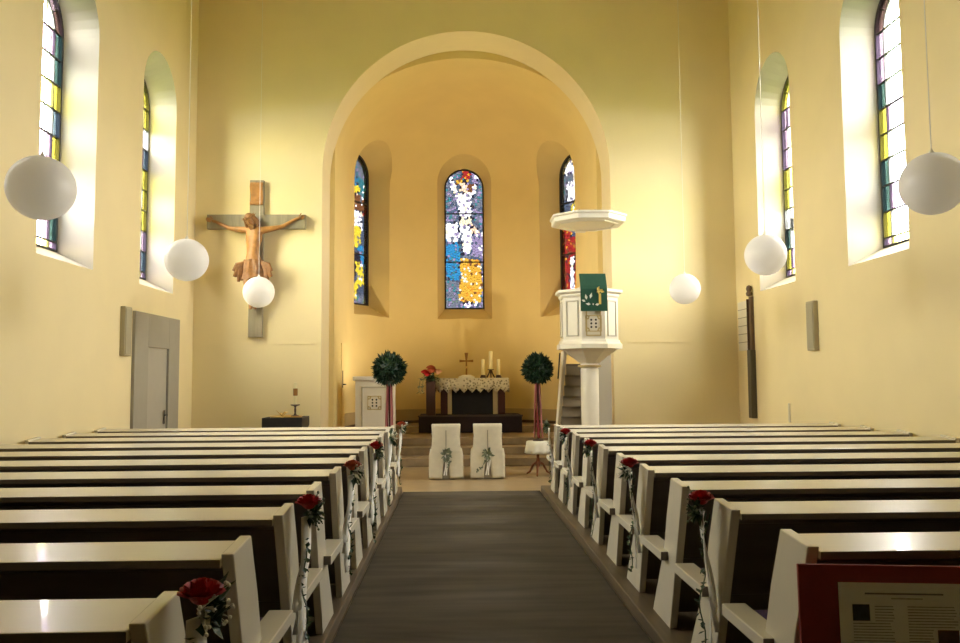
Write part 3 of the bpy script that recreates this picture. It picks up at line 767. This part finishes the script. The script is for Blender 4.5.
MB().lathe([(.155, .16), (.165, 1.90), (.155, 1.94), (.20, 1.96), (.20, 1.99), (.165, 2.00), (.165, 2.03)], 24).build('column', M_pulp, pu, smooth=35)
MB().lathe([(.195, 1.955), (.215, 1.965), (.215, 1.985), (.195, 1.995)], 24).build('gilt_collar', M_gild, pu, smooth=35)
MB().lathe([(.24, 0), (.24, .10), (.20, .14), (.16, .17)], 24).build('column_base', M_pulp, pu, smooth=35)
# access stair rising towards the room from the chancel
M_stair = mat('dark_stair_wood', (.20, .17, .12), .5, noise=.2)
for k in range(9):
    z = .42+.20*k; y = 1.55-.155*k
    MB().box(-.40, .10, y-.10, y+.16, z-.04, z).build('stair_tread', M_stair, pu)
    MB().box(-.40, .10, y-.10, y-.075, z-.20, z-.04).build('stair_riser', mat('stair_riser_grey', (.26, .22, .16), .6), pu)
b = MB().prism([(1.85, .20), (1.60, .20), (.02, 2.25), (.40, 2.25)], -.46, -.40, 'x'); b.build('stair_string', M_pulp, pu, bevel=.005)
MB().tube([(-.50, .62, 1.75), (-.50, .30, 2.22)], .014, 8).build('handrail', M_iron, pu)
MB().box(.12, .52, .62, .985, 0, 2.28).build('rear_pier', M_white, pu, bevel=.005)

ca = thing('pulpit_canopy', 'white octagonal sounding board on the wall above the pulpit', 'canopy', (PX+.02, PYc+.05, 4.58))
MB().loft([octo(.66, 0), octo(.70, .02), octo(.70, .10), octo(.73, .12), octo(.73, .15), octo(.40, .20)]).build('board', M_pulp, ca)
MB().loft([octo(.58, .001), octo(.56, -.02), octo(.50, -.022), octo(.48, .001)]).build('soffit_moulding', M_pulp, ca)
MB().box(-.10, .10, .60, .945, .03, .14).build('wall_arm', M_pulp, ca, bevel=.006)
for dx in (.0, .31): MB().tube([(dx, .6, .16), (dx, .945, .50)], .008, 6).build('stay_rod', M_iron, ca)

M_green = mat('green_parament', (.006, .060, .030), .85, noise=.2, scale=40)
pa = thing('green_pulpit_cloth', 'dark green cloth with pale emblem hanging over the pulpit front', 'cloth', (PX-.005, PYc-.60, 2.93))
b = MB(); rings = []
for k in range(13):
    s = k/12; z = .68*s; yb = -.018 if z < .42 else -.018+(z-.42)*.55
    rings.append([(x, yb+.003*math.sin(x*40), z) for x in (-.235, -.12, 0, .12, .235)])
b.loft(rings, cap=False, closed=False); o = b.build('cloth', M_green, pa); so = o.modifiers.new('thickness', 'SOLIDIFY'); so.thickness = .010
M_emb = mat('pale_embroidery', (.55, .58, .50), .8); M_emby = mat('yellow_embroidery', (.55, .42, .10), .8)
b = MB()
for (x, z, dx, dz, l, w) in ((-.13, .20, -.2, 1, .10, .05), (-.07, .22, .3, 1, .11, .05), (-.15, .17, -1, .4, .08, .04), (-.06, .12, -1, .1, .09, .05), (.02, .11, 1, .2, .08, .05), (-.02, .14, .2, -1, .04, .03)):
    b.leaf((x, -.026, z), (dx, 0, dz), (0, -1, 0), l, w)
b.build('emblem_leaf', M_emb, pa)
b = MB()
for (x, z, dx, dz, l, w) in ((.04, .33, 1, .5, .13, .05), (.08, .30, .2, 1, .10, .06), (.10, .36, 1, -.3, .09, .06), (.05, .36, .5, .8, .09, .05)):
    b.leaf((x, -.026, z), (dx, 0, dz), (0, -1, 0), l, w)
b.box(.085, .125, -.027, -.020, .12, .31); b.build('emblem_flower', M_emby, pa)
MB().box(-.25, .25, -.575, -.30, 3.345, 3.37).build('book_rest', M_pulp, pu, bevel=.004)
MB().box(-.06, .06, -.50, -.40, 3.34, 3.50).build('rest_support', M_pulp, pu)

# ================================================================== ALTAR
M_dark = mat('black_altar_cloth', (.010, .010, .013), .8, noise=.3, scale=10)
M_mahog = mat('dark_mahogany', (.065, .018, .018), .4, noise=.3, scale=6, stretch=(3, 3, .5))
M_dais = mat('dark_plum_carpet', (.022, .012, .020), .9, noise=.3, scale=30)
AX, AY = .15, 19.42
da = thing('altar_dais', 'dark plum carpeted dais under the altar', 'dais', (AX-.05, 19.0, .64))
MB().box(-1.22, 1.22, 0, 1.15, -.155, .25).build('riser_block', M_dais, da, bevel=.01)
MB().box(-1.24, 1.24, -.02, .02, .22, .255).build('nosing', mat('dais_nosing', (.05, .035, .035), .5), da)
al = thing('altar', 'dark wooden altar table with black recessed front', 'altar', (AX, AY, .896))
for x in (-.76, .63): MB().box(x, x+.17, .0, .72, 0, .80).build('leg', M_mahog, al, bevel=.006)
MB().box(-.53, .53, .10, .62, 0, .80).build('black_front', M_dark, al)
for x in (-.60, .51): MB().box(x, x+.11, .03, .60, 0, .80).build('pale_post', mat('pale_stone', (.52, .44, .27), .6), al)
MB().box(-.86, .86, -.05, .77, .80, .86).build('table_top', M_mahog, al, bevel=.006)
acl = thing('altar_cloth', 'white altar cloth with a deep scalloped lace border', 'cloth', (AX, AY, 1.7565))
M_linen = mat('white_linen', (.74, .72, .62), .9, noise=.05, scale=50)
m = bpy.data.materials.new('lace'); m.use_nodes = True; MATS['lace'] = m
N = m.node_tree.nodes; L = m.node_tree.links; b_ = N['Principled BSDF']; b_.inputs['Roughness'].default_value = .9
tc = N.new('ShaderNodeTexCoord'); vo = N.new('ShaderNodeTexVoronoi'); vo.inputs['Scale'].default_value = 17; L.new(tc.outputs['Object'], vo.inputs['Vector'])
cr_ = N.new('ShaderNodeValToRGB'); L.new(vo.outputs['Distance'], cr_.inputs['Fac']); cr_.color_ramp.elements[0].color = (.22, .20, .13, 1); cr_.color_ramp.elements[1].color = (.62, .58, .45, 1)
cr_.color_ramp.elements[0].position = .25; cr_.color_ramp.elements[1].position = .5; L.new(cr_.outputs[0], b_.inputs['Base Color'])
MB().box(-.875, .875, -.065, .785, .002, .014).build('cloth_top', M_linen, acl, bevel=.004)
def scallop(x0, x1, n_, y, drop, dip):
    top, bot = [], []
    Nn = n_*6
    for i in range(Nn+1):
        s = i/Nn; x = x0+(x1-x0)*s; ph = (s*n_) % 1
        top.append((x, y+.006*math.sin(s*60), .006)); bot.append((x, y-.015+.014*math.sin(s*60), -drop-dip*(1-abs(2*ph-1))))
    return [top, [((a[0]+b[0])/2, (a[1]+b[1])/2+.008*math.sin(i*1.7), (a[2]+b[2])/2) for i, (a, b) in enumerate(zip(top, bot))], bot]
b = MB(); b.loft(scallop(-.88, .88, 9, -.07, .24, .10), cap=False, closed=False); o = b.build('lace_border', m, acl, smooth=True); so = o.modifiers.new('thickness', 'SOLIDIFY'); so.thickness = .006
for s in (-1, 1):
    b = MB(); b.T = Matrix.Translation((s*.885, .36, 0)) @ Matrix.Rotation(PI/2*s, 4, 'Z'); b.loft(scallop(-.43, .43, 4, 0, .24, .10), cap=False, closed=False)
    o = b.build('lace_side', m, acl, smooth=True); so = o.modifiers.new('thickness', 'SOLIDIFY'); so.thickness = .006
ZT = 1.7725
# altar cross
ac = thing('altar_cross', 'small brass cross on a white base standing on the altar', 'cross', (AX-.13, AY+.30, ZT))
MB().lathe([(.20, 0), (.20, .03), (.12, .06), (.10, .075), (.001, .075)], 24).build('base', M_linen, ac, smooth=35)
M_bronze = mat('dark_brass', (.30, .15, .04), .4, metal=.6)
b = MB(); b.prism([(-.022, .07), (.022, .07), (.018, .40), (.17, .385), (.17, .45), (.02, .435), (.045, .62), (-.045, .62), (-.02, .435), (-.17, .45), (-.17, .385), (-.018, .40)], -.015, .015)
b.build('cross_body', M_bronze, ac, bevel=.004)
MB().sphere((0, 0, .26), .032, 12, 8).build('knop', M_gold, ac, smooth=True)
# candles
M_wax = mat('cream_wax', (.80, .72, .42), .5); M_holder = mat('dark_turned_wood', (.05, .022, .018), .4)
def candle(x, hz, ch, r, label, tall):
    t = thing('altar_candle', label, 'candle', (x, AY+.32, ZT), group='altar candles')
    if tall:
        MB().lathe([(.001, hz-.02), (.075, hz-.02), (.085, hz), (.001, hz)], 16).build('drip_plate', M_holder, t)
        for k in range(3):
            a = R(-90+120*k); MB().tube([(.02*math.cos(a), .02*math.sin(a), hz-.02), (.05*math.cos(a), .05*math.sin(a), hz*.5), (.11*math.cos(a), .11*math.sin(a), .008)], [.022, .018, .016], 6).build('leg', M_holder, t)
    else:
        MB().lathe([(.075, 0), (.075, .03), (.055, .045), (.06, hz), (.001, hz)], 16).build('holder', M_holder, t, smooth=35)
    MB().lathe([(.001, hz), (r, hz), (r, hz+ch), (r*.6, hz+ch+.005), (.001, hz+ch)], 18).build('wax', M_wax, t, smooth=35)
    MB().tube([(0, 0, hz+ch), (.003, 0, hz+ch+.02)], .002, 4).build('wick', M_hole, t)
candle(AX+.28, .07, .38, .042, 'short cream candle left of the tall altar candle', False)
candle(AX+.47, .21, .44, .045, 'tall cream candle on a three-legged dark holder', True)
candle(AX+.66, .07, .38, .042, 'short cream candle at the right end of the altar', False)
# flower arrangement on the altar's left corner
fa = thing('altar_flowers', 'coral and red flower arrangement on a dark stand left of the altar', 'flowers', (AX-.99, AY-.20, .895))
rnd = random.Random(5)
MB().box(-.11, .11, -.11, .11, 0, .86).build('stand', M_holder, fa, bevel=.008)
MB().lathe([(.06, .86), (.09, .91), (.07, .95), (.001, .95)], 14).build('bowl', M_holder, fa, smooth=35)
for k, (x, y, z, r, m_) in enumerate(((-.10, -.06, .20, .075, M_rose), (.02, -.10, .24, .085, M_roseo), (.13, -.06, .21, .075, mat('pale_peach_flower', (.70, .38, .22), .6)), (.0, .0, .30, .08, M_roseo), (-.06, -.13, .15, .06, M_rose))):
    b = MB(); rose_mesh(b, (x*1.3, y, z+.82), r*1.35, rnd); b.build('flower', m_, fa)
b = MB()
for k in range(60):
    a = rnd.uniform(0, 2*PI); b.leaf((rnd.uniform(-.1, .1), rnd.uniform(-.15, .02), rnd.uniform(.83, .98)), (math.cos(a), -abs(math.sin(a))*.8, rnd.uniform(-.7, .5)), (0, 0, 1), rnd.uniform(.10, .20), .07)
b.build('foliage', M_leaf, fa)
b = MB()
for s in (-.24, -.17):
    pts = [(s*.5, -.16, .93), (s, -.2, .87), (s*1.1, -.21, .70), (s*1.15, -.2, .55)]; b.tube(pts, .006, 5)
    for p in pts[1:]:
        for q in range(5): b.leaf(p, (rnd.uniform(-1, 1), rnd.uniform(-1, .2), rnd.uniform(-1, .4)), (0, 0, 1), .08, .05)
b.build('trailing_stem', M_leaf2, fa)

# ================================================================== TOPIARY TREES
M_topi = mat('dark_box_leaf', (.013, .050, .020), .45, noise=.5, scale=20)
M_pink = mat('pink_satin', (.52, .20, .20), .45); M_wine = mat('wine_satin', (.20, .018, .022), .45)
def topiary(x, y, zc, r, seed, z0, label):
    rnd = random.Random(seed)
    t = thing('topiary_tree', label, 'topiary', (x, y, z0), group='ball topiaries beside the aisle'); zc -= z0
    MB().lathe([(.001, 0), (.10, 0), (.10, .02), (.03, .035), (.001, .035)], 20).build('base_plate', M_holder, t, smooth=35)
    MB().tube([(0, 0, .02), (.01, 0, zc*.5), (0, 0, zc)], .022, 8).build('stem', M_holder, t)
    b = MB(); b.sphere((0, 0, zc), r*.82, 16, 10)
    for k in range(900):
        u = rnd.uniform(-1, 1); a = rnd.uniform(0, 2*PI); s = math.sqrt(1-u*u); d = Vector((s*math.cos(a), s*math.sin(a), u))
        tn = Vector((rnd.uniform(-1, 1), rnd.uniform(-1, 1), rnd.uniform(-1, 1)))
        b.leaf(Vector((0, 0, zc))+d*r*rnd.uniform(.72, .93), d+tn*.6, tn, rnd.uniform(.06, .12), rnd.uniform(.03, .05))
    for k in range(26):
        u = rnd.uniform(-1, 1); a = rnd.uniform(0, 2*PI); s = math.sqrt(1-u*u); d = Vector((s*math.cos(a), s*math.sin(a), u))
        b.leaf(Vector((0, 0, zc))+d*r*.85, d, (0, 1, 0), rnd.uniform(.10, .15), .04)
    b.build('foliage_ball', M_topi, t)
    for k in range(6):
        a = 2*PI*k/6+.4; m = MB(); rings = []; lw = rnd.uniform(.016, .026)
        for q in range(15):
            s = q/14; rr = .03+.055*s; tw = a+s*rnd.uniform(-.2, .2)+.5*math.sin(3*s+k)*.4
            p = Vector((rr*math.cos(tw), rr*math.sin(tw), zc-r*.8-(zc-r*.8-.05)*s)); sd = Vector((math.cos(k+2*s), math.sin(k+2*s), 0))*lw
            rings.append([p-sd, p+sd])
        m.loft(rings, cap=False, closed=False); o = m.build('ribbon', M_pink if k % 2 else M_wine, t, smooth=True)
        so = o.modifiers.new('thickness', 'SOLIDIFY'); so.thickness = .003
topiary(-1.42, 14.3, 1.94, .265, 1, 0, 'dark green ball topiary with red ribbons in front of the clergy stall')
topiary(1.26, 14.68, 1.93, .25, 2, .625, 'dark green ball topiary with red ribbons standing on the small round table')

# ================================================================== SMALL TABLE
tb = thing('side_table', 'small round pedestal table with three red-brown legs', 'table', (1.25, 14.65, 0))
M_red = mat('red_brown_wood', (.22, .065, .025), .35, noise=.3, scale=8)
MB().lathe([(.001, .585), (.20, .585), (.20, .61), (.001, .61)], 28).build('table_top', M_red, tb)
MB().lathe([(.03, .16), (.045, .22), (.025, .32), (.03, .5), (.05, .585)], 14).build('pedestal', M_red, tb, smooth=40)
for k in range(3):
    a = R(-100+120*k); c_, s_ = math.cos(a), math.sin(a)
    MB().tube([(.02*c_, .02*s_, .24), (.10*c_, .10*s_, .20), (.18*c_, .18*s_, .06), (.25*c_, .25*s_, .018)], [.024, .022, .018, .014], 7).build('leg', M_red, tb)
b = MB(); nn = 48
rings = [[(r_*(1+w_*math.sin(9*2*PI*i/nn))*math.cos(2*PI*i/nn), r_*(1+w_*math.sin(9*2*PI*i/nn))*math.sin(2*PI*i/nn), z_) for i in range(nn)] for r_, z_, w_ in ((.002, .622, 0), (.19, .622, 0), (.208, .612, .005), (.215, .54, .03), (.225, .46, .06), (.23, .40, .08))]
b.loft(rings, cap=False); o = b.build('table_cloth', M_linen, None, smooth=True); o.location = (1.25, 14.65, 0)
so = o.modifiers.new('thickness', 'SOLIDIFY'); so.thickness = .004
tag(o, 'white cloth draped over the small round table', 'tablecloth')

# ================================================================== COVERED CHAIRS
M_cover = mat('ivory_chair_cover', (.70, .65, .50), .85, noise=.08, scale=12, bump=.15, bscale=14)
M_gap = mat('seam_and_gap_shade', (.24, .21, .15), .9)
def chair(x, label):
    t = thing('covered_chair', label, 'chair', (x, 14.12, 0), group='covered bridal chairs')
    b = MB(); rings = []                                     # backrest sleeve
    for z, hw, d0, d1 in ((.50, .262, .02, .13), (.60, .252, .015, .12), (.75, .245, .005, .10), (.90, .252, -.005, .085), (.955, .255, -.010, .08), (.97, .245, 0, .07)):
        rings.append([(-hw, d0+.01, z), (-hw+.02, d0, z), (-.02, d0+.004, z), (.02, d0+.004, z), (hw-.02, d0, z), (hw, d0+.01, z), (hw, d1, z), (-hw, d1, z)])
    b.loft(rings); b.build('back_cover', M_cover, t, smooth=50)
    b = MB(); rings = []                                     # seat and side skirt
    for z, hw, fr in ((.02, .300, .62), (.25, .295, .60), (.44, .29, .59), (.50, .275, .57), (.525, .25, .54)):
        y0 = .05
        rings.append([(-hw, y0, z), (hw, y0, z), (hw, fr, z), (-hw, fr, z)])
    b.loft(rings); b.build('skirt', M_cover, t, smooth=40, bevel=.012)
    for s in (-1, 1):                                        # two flaps parted like a curtain at the back
        b = MB(); rings = []
        for k in range(13):
            u = k/12; z = .02+.52*u; gap = .012+.055*(1-u)**1.3+.012*math.sin(u*5); hw = .302-.035*max(0, (u-.75)*4)*(.6)
            row = []
            for q in range(7):
                v = q/6; xx = gap+(hw-gap)*v; row.append((s*xx, .035-.012*math.sin(v*5+u*2)*(1-u)-.012*(1-v)*(1-abs(2*u-1)), z))
            rings.append(row)
        b.loft(rings, cap=False, closed=False); o = b.build('back_flap', M_cover, t, smooth=True)
        so = o.modifiers.new('thickness', 'SOLIDIFY'); so.thickness = .008
    MB().prism([(-.07, .015), (.07, .015), (.012, .53), (-.012, .53)], .040, .048).build('flap_gap', M_gap, t)  # dark sheet stands in for the shade in the opening between the flaps
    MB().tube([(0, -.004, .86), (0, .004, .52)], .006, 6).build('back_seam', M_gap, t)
    rnd = random.Random(int(x*100)); b = MB()                # sprig of greenery tied at the seat line
    for k in range(46):
        a = rnd.uniform(0, 2*PI); rr = rnd.uniform(0, .06); b.leaf((rr*math.cos(a), -.01+rnd.uniform(-.02, .01), .44+rr*math.sin(a)*1.4), (math.cos(a), -.4, math.sin(a)+rnd.uniform(-.6, .2)), (0, -1, 0), rnd.uniform(.05, .09), .035)
    pts = [(.0, -.01, .42), (.03, -.015, .36), (.07, -.015, .30), (.05, -.015, .24)] if x < 0 else [(0, -.01, .40), (-.05, -.015, .30), (-.12, -.015, .20), (-.19, -.015, .16)]
    b.tube(pts, .005, 5)
    for p in pts:
        for q in range(4): b.leaf(p, (rnd.uniform(-1, 1), -.3, rnd.uniform(-1, 1)), (0, -1, 0), .05, .03)
    b.build('greenery_sprig', M_leaf2, t)
    m = MB()
    for k in range(2):
        rings = []
        for q in range(8):
            s = q/7; p = Vector(((-.02+.045*k)+.02*math.sin(4*s+k), -.02, .44-.36*s)); rings.append([p-Vector((.012, 0, 0)), p+Vector((.012, 0, 0))])
        m.loft(rings, cap=False, closed=False)
    o = m.build('bow_tail', M_tulle, t); so = o.modifiers.new('thickness', 'SOLIDIFY'); so.thickness = .003
chair(-.415, 'left of two ivory covered chairs facing the altar')
chair(.315, 'right of two ivory covered chairs facing the altar')

# ================================================================== FONT WITH CANDLE HOLDER
M_stone = mat('black_stone', (.022, .020, .020), .5, noise=.4, scale=8)
fo = thing('baptismal_font', 'dark square stone font below the crucifix', 'font', (-3.36, 14.9, 0))
def sq(h, z): return [(-h, -h, z), (h, -h, z), (h, h, z), (-h, h, z)]
MB().loft([sq(.24, 0), sq(.24, .10), sq(.18, .16), sq(.18, .72)]).build('pedestal', M_stone, fo, bevel=.008)
MB().loft([sq(.26, .72), sq(.33, .82), sq(.36, .92), sq(.36, 1.08), sq(.30, 1.08), sq(.28, 1.04)]).build('basin', M_stone, fo, bevel=.008)
MB().lathe([(.001, 1.05), (.27, 1.05), (.29, 1.085), (.31, 1.09), (.30, 1.10), (.26, 1.075), (.001, 1.06)], 28).build('brass_bowl', M_gold, fo, smooth=40)
ch = thing('candle_stand', 'slender dark candlestick with decorated cream candle on the font', 'candlestick', (-3.20, 14.92, 1.085))
MB().lathe([(.075, 0), (.075, .015), (.03, .03), (.016, .06), (.02, .12), (.014, .17), (.03, .19), (.085, .205), (.085, .22), (.02, .222)], 18).build('holder', M_holder, ch, smooth=40)
MB().lathe([(.001, .222), (.033, .222), (.033, .62), (.001, .625)], 16).build('wax', M_wax, ch, smooth=40)
MB().lathe([(.034, .38), (.042, .385), (.042, .51), (.034, .515)], 16).build('painted_band', M_bronze, ch, smooth=40)
tw = thing('brass_shell', 'small brass branch ornament lying on the font', 'ornament', (-3.42, 14.85, 1.10))
b = MB(); rnd = random.Random(9)
for k in range(6):
    a = 2*PI*k/6; b.tube([(0, 0, 0), (.06*math.cos(a), .04*math.sin(a), .05), (.11*math.cos(a), .07*math.sin(a), .05+.06*rnd.random())], [.012, .01, .005], 6)
b.sphere((0, 0, .02), .035, 12, 8)
b.build('branch', M_gold, tw)

# ================================================================== WALL FITTINGS
M_spk = mat('olive_speaker_case', (.42, .37, .24), .6, noise=.05); M_spkf = mat('speaker_cloth', (.42, .38, .26), .8, noise=.2, scale=120)
def speaker(sgn, y, z0, z1, label):
    t = thing('column_loudspeaker', label, 'loudspeaker', (sgn*WX, y, z0), group='column loudspeakers')
    a, b2 = sorted((0, -sgn*.075)); MB().box(a, b2, -.13, .13, 0, z1-z0).build('case', M_spk, t, bevel=.008)
    a, b2 = sorted((-sgn*.075, -sgn*.085)); MB().box(a, b2, -.11, .11, .03, z1-z0-.03).build('grille', M_spkf, t, bevel=.004)
speaker(-1, 12.33, 2.14, 2.89, 'olive column loudspeaker beside the grey door surround')
speaker(1, 12.15, 2.16, 2.92, 'olive column loudspeaker on the right wall')
hb = thing('hymn_board', 'white hymn number board with ruled lines on the right wall', 'hymn board', (WX, 15.12, 2.26))
MB().box(-.04, 0, -.24, .26, 0, .94).build('board', M_pulp, hb, bevel=.004)
for k in range(1, 6): MB().box(-.048, -.038, -.23, .25, .94*k/6-.006, .94*k/6+.006).build('rail', mat('hymn_rail', (.30, .27, .20), .6), hb)
MB().box(-.055, 0, -.26, -.24, -.02, .96).build('edge_strip', M_holder, hb)
po = thing('wooden_pole', 'tall dark wooden pole fixed on the right wall beside the hymn board', 'pole', (WX, 14.72, 0))
MB().box(-.10, 0, -.10, .08, 1.0, 2.26).build('lower_board', mat('dark_green_brown_wood', (.10, .085, .05), .5, noise=.3, scale=5, stretch=(3, 3, .4)), po, bevel=.01)
MB().box(-.06, 0, -.08, .03, 2.26, 3.25).build('upper_strip', mat('brown_pole_wood', (.14, .08, .04), .5, noise=.3), po, bevel=.008)
MB().lathe([(.001, 3.25), (.05, 3.27), (.06, 3.31), (.04, 3.35), (.055, 3.40), (.04, 3.45), (.001, 3.47)], 14, (-.062, -.02, 0)).build('finial', mat('brown_pole_wood', (.14, .08, .04), .5), po, smooth=40)
soc = MB().box(WX-.02, WX, 13.16, 13.21, 1.0, 1.32).build('cable_cover', M_pew, bevel=.004); tag(soc, 'thin pale cable cover low on the right wall', 'cable cover')

# ================================================================== RED NOTICE BOARD leaning on the nearest right pew
bd = thing('notice_board', 'red notice board with printed sheet leaning against the right pew', 'notice board', (1.06, 3.02, .0))
bd.rotation_euler = (R(-5.0), R(1.2), R(-2))
M_redb = mat('red_card', (.24, .022, .018), .7, noise=.1, scale=20)
M_frame = mat('dark_red_edge', (.14, .015, .012), .6)
MB().box(0, .95, 0, .018, 0, 1.05).build('backing', M_redb, bd, bevel=.004)
pp = MB().box(.15, .66, -.003, -.0005, .42, .985).build('paper', mat('notice_paper', (.80, .83, .82), .8, noise=.04), bd)
M_ink = mat('grey_ink', (.18, .19, .20), .9); M_ink2 = mat('pale_grey_ink', (.45, .47, .46), .9, noise=.3, scale=60)
MB().box(.25, .55, -.0042, -.003, .942, .948).build('headline', M_ink, pp)
MB().box(.35, .47, -.0042, -.003, .925, .930).build('subheading', M_ink2, pp)
rnd = random.Random(4)
for c0, c1, skip in ((.20, .36, (.80, .93)), (.41, .60, (.70, .80))):
    z = .90; b = MB()
    while z > .46:
        a = c0; e = c1
        if c0 < .3 and z > .84: a = c0+.085
        if c0 > .3 and .72 < z < .82: e = c1-.09
        b.box(a, e-rnd.uniform(0, .02), -.0042, -.003, z-.004, z); z -= .0105
    b.build('text_column', M_ink2, pp)
MB().box(.20, .265, -.0046, -.003, .845, .905).build('printed_picture', mat('dark_photo_print', (.05, .055, .07), .6, noise=.5, scale=30), pp)
MB().box(.52, .60, -.0046, -.003, .725, .815).build('printed_picture', mat('brown_photo_print', (.12, .055, .04), .6, noise=.5, scale=30), pp)

# ================================================================== WARM UPLIGHTERS added unseen on the chancel floor to brighten the apse (behind the stall and behind the pulpit stair)
def uplighter(x, y, z, aim, power, label):
    t = thing('added_uplighter', label, 'lamp', (x, y, z), group='warm uplighters added to brighten the chancel')
    d = Vector(aim).normalized()
    b = MB(); b.T = Matrix.Translation((0, 0, .16)) @ d.to_track_quat('Z', 'Y').to_matrix().to_4x4()
    b.lathe([(.02, -.10), (.07, -.09), (.09, .06), (.085, .06), (.065, -.07), (.02, -.08)], 18); b.build('reflector', M_iron, t, smooth=35)
    b = MB(); b.T = Matrix.Translation((0, 0, .16)) @ d.to_track_quat('Z', 'Y').to_matrix().to_4x4()
    m_ = mat('fill_lamp_bulb', (1, .9, .7)); m_.node_tree.nodes['Principled BSDF'].inputs['Emission Color'].default_value = (1, .75, .42, 1); m_.node_tree.nodes['Principled BSDF'].inputs['Emission Strength'].default_value = 20
    b.sphere((0, 0, -.03), .03, 10, 8); b.build('bulb', m_, t, smooth=True)
    b = MB().lathe([(.001, 0), (.08, 0), (.08, .015), (.015, .02), (.015, .08)], 16); b.build('foot', M_iron, t)
    l = bpy.data.lights.new('fill_beam', 'SPOT'); l.energy = power; l.color = (1.0, .80, .52); l.spot_size = R(120); l.spot_blend = .9; l.shadow_soft_size = .08
    o = bpy.data.objects.new('fill_beam', l); C.objects.link(o); o.parent = t; o.location = Vector((0, 0, .16))+d*.07; o.rotation_euler = d.to_track_quat('-Z', 'Y').to_euler()
uplighter(-1.95, 17.9, .482, (.22, .15, 1), 170, 'added fill uplighter unseen behind the white clergy stall')
uplighter(2.25, 17.6, .482, (-.22, .15, 1), 170, 'added fill uplighter unseen behind the pulpit stair')
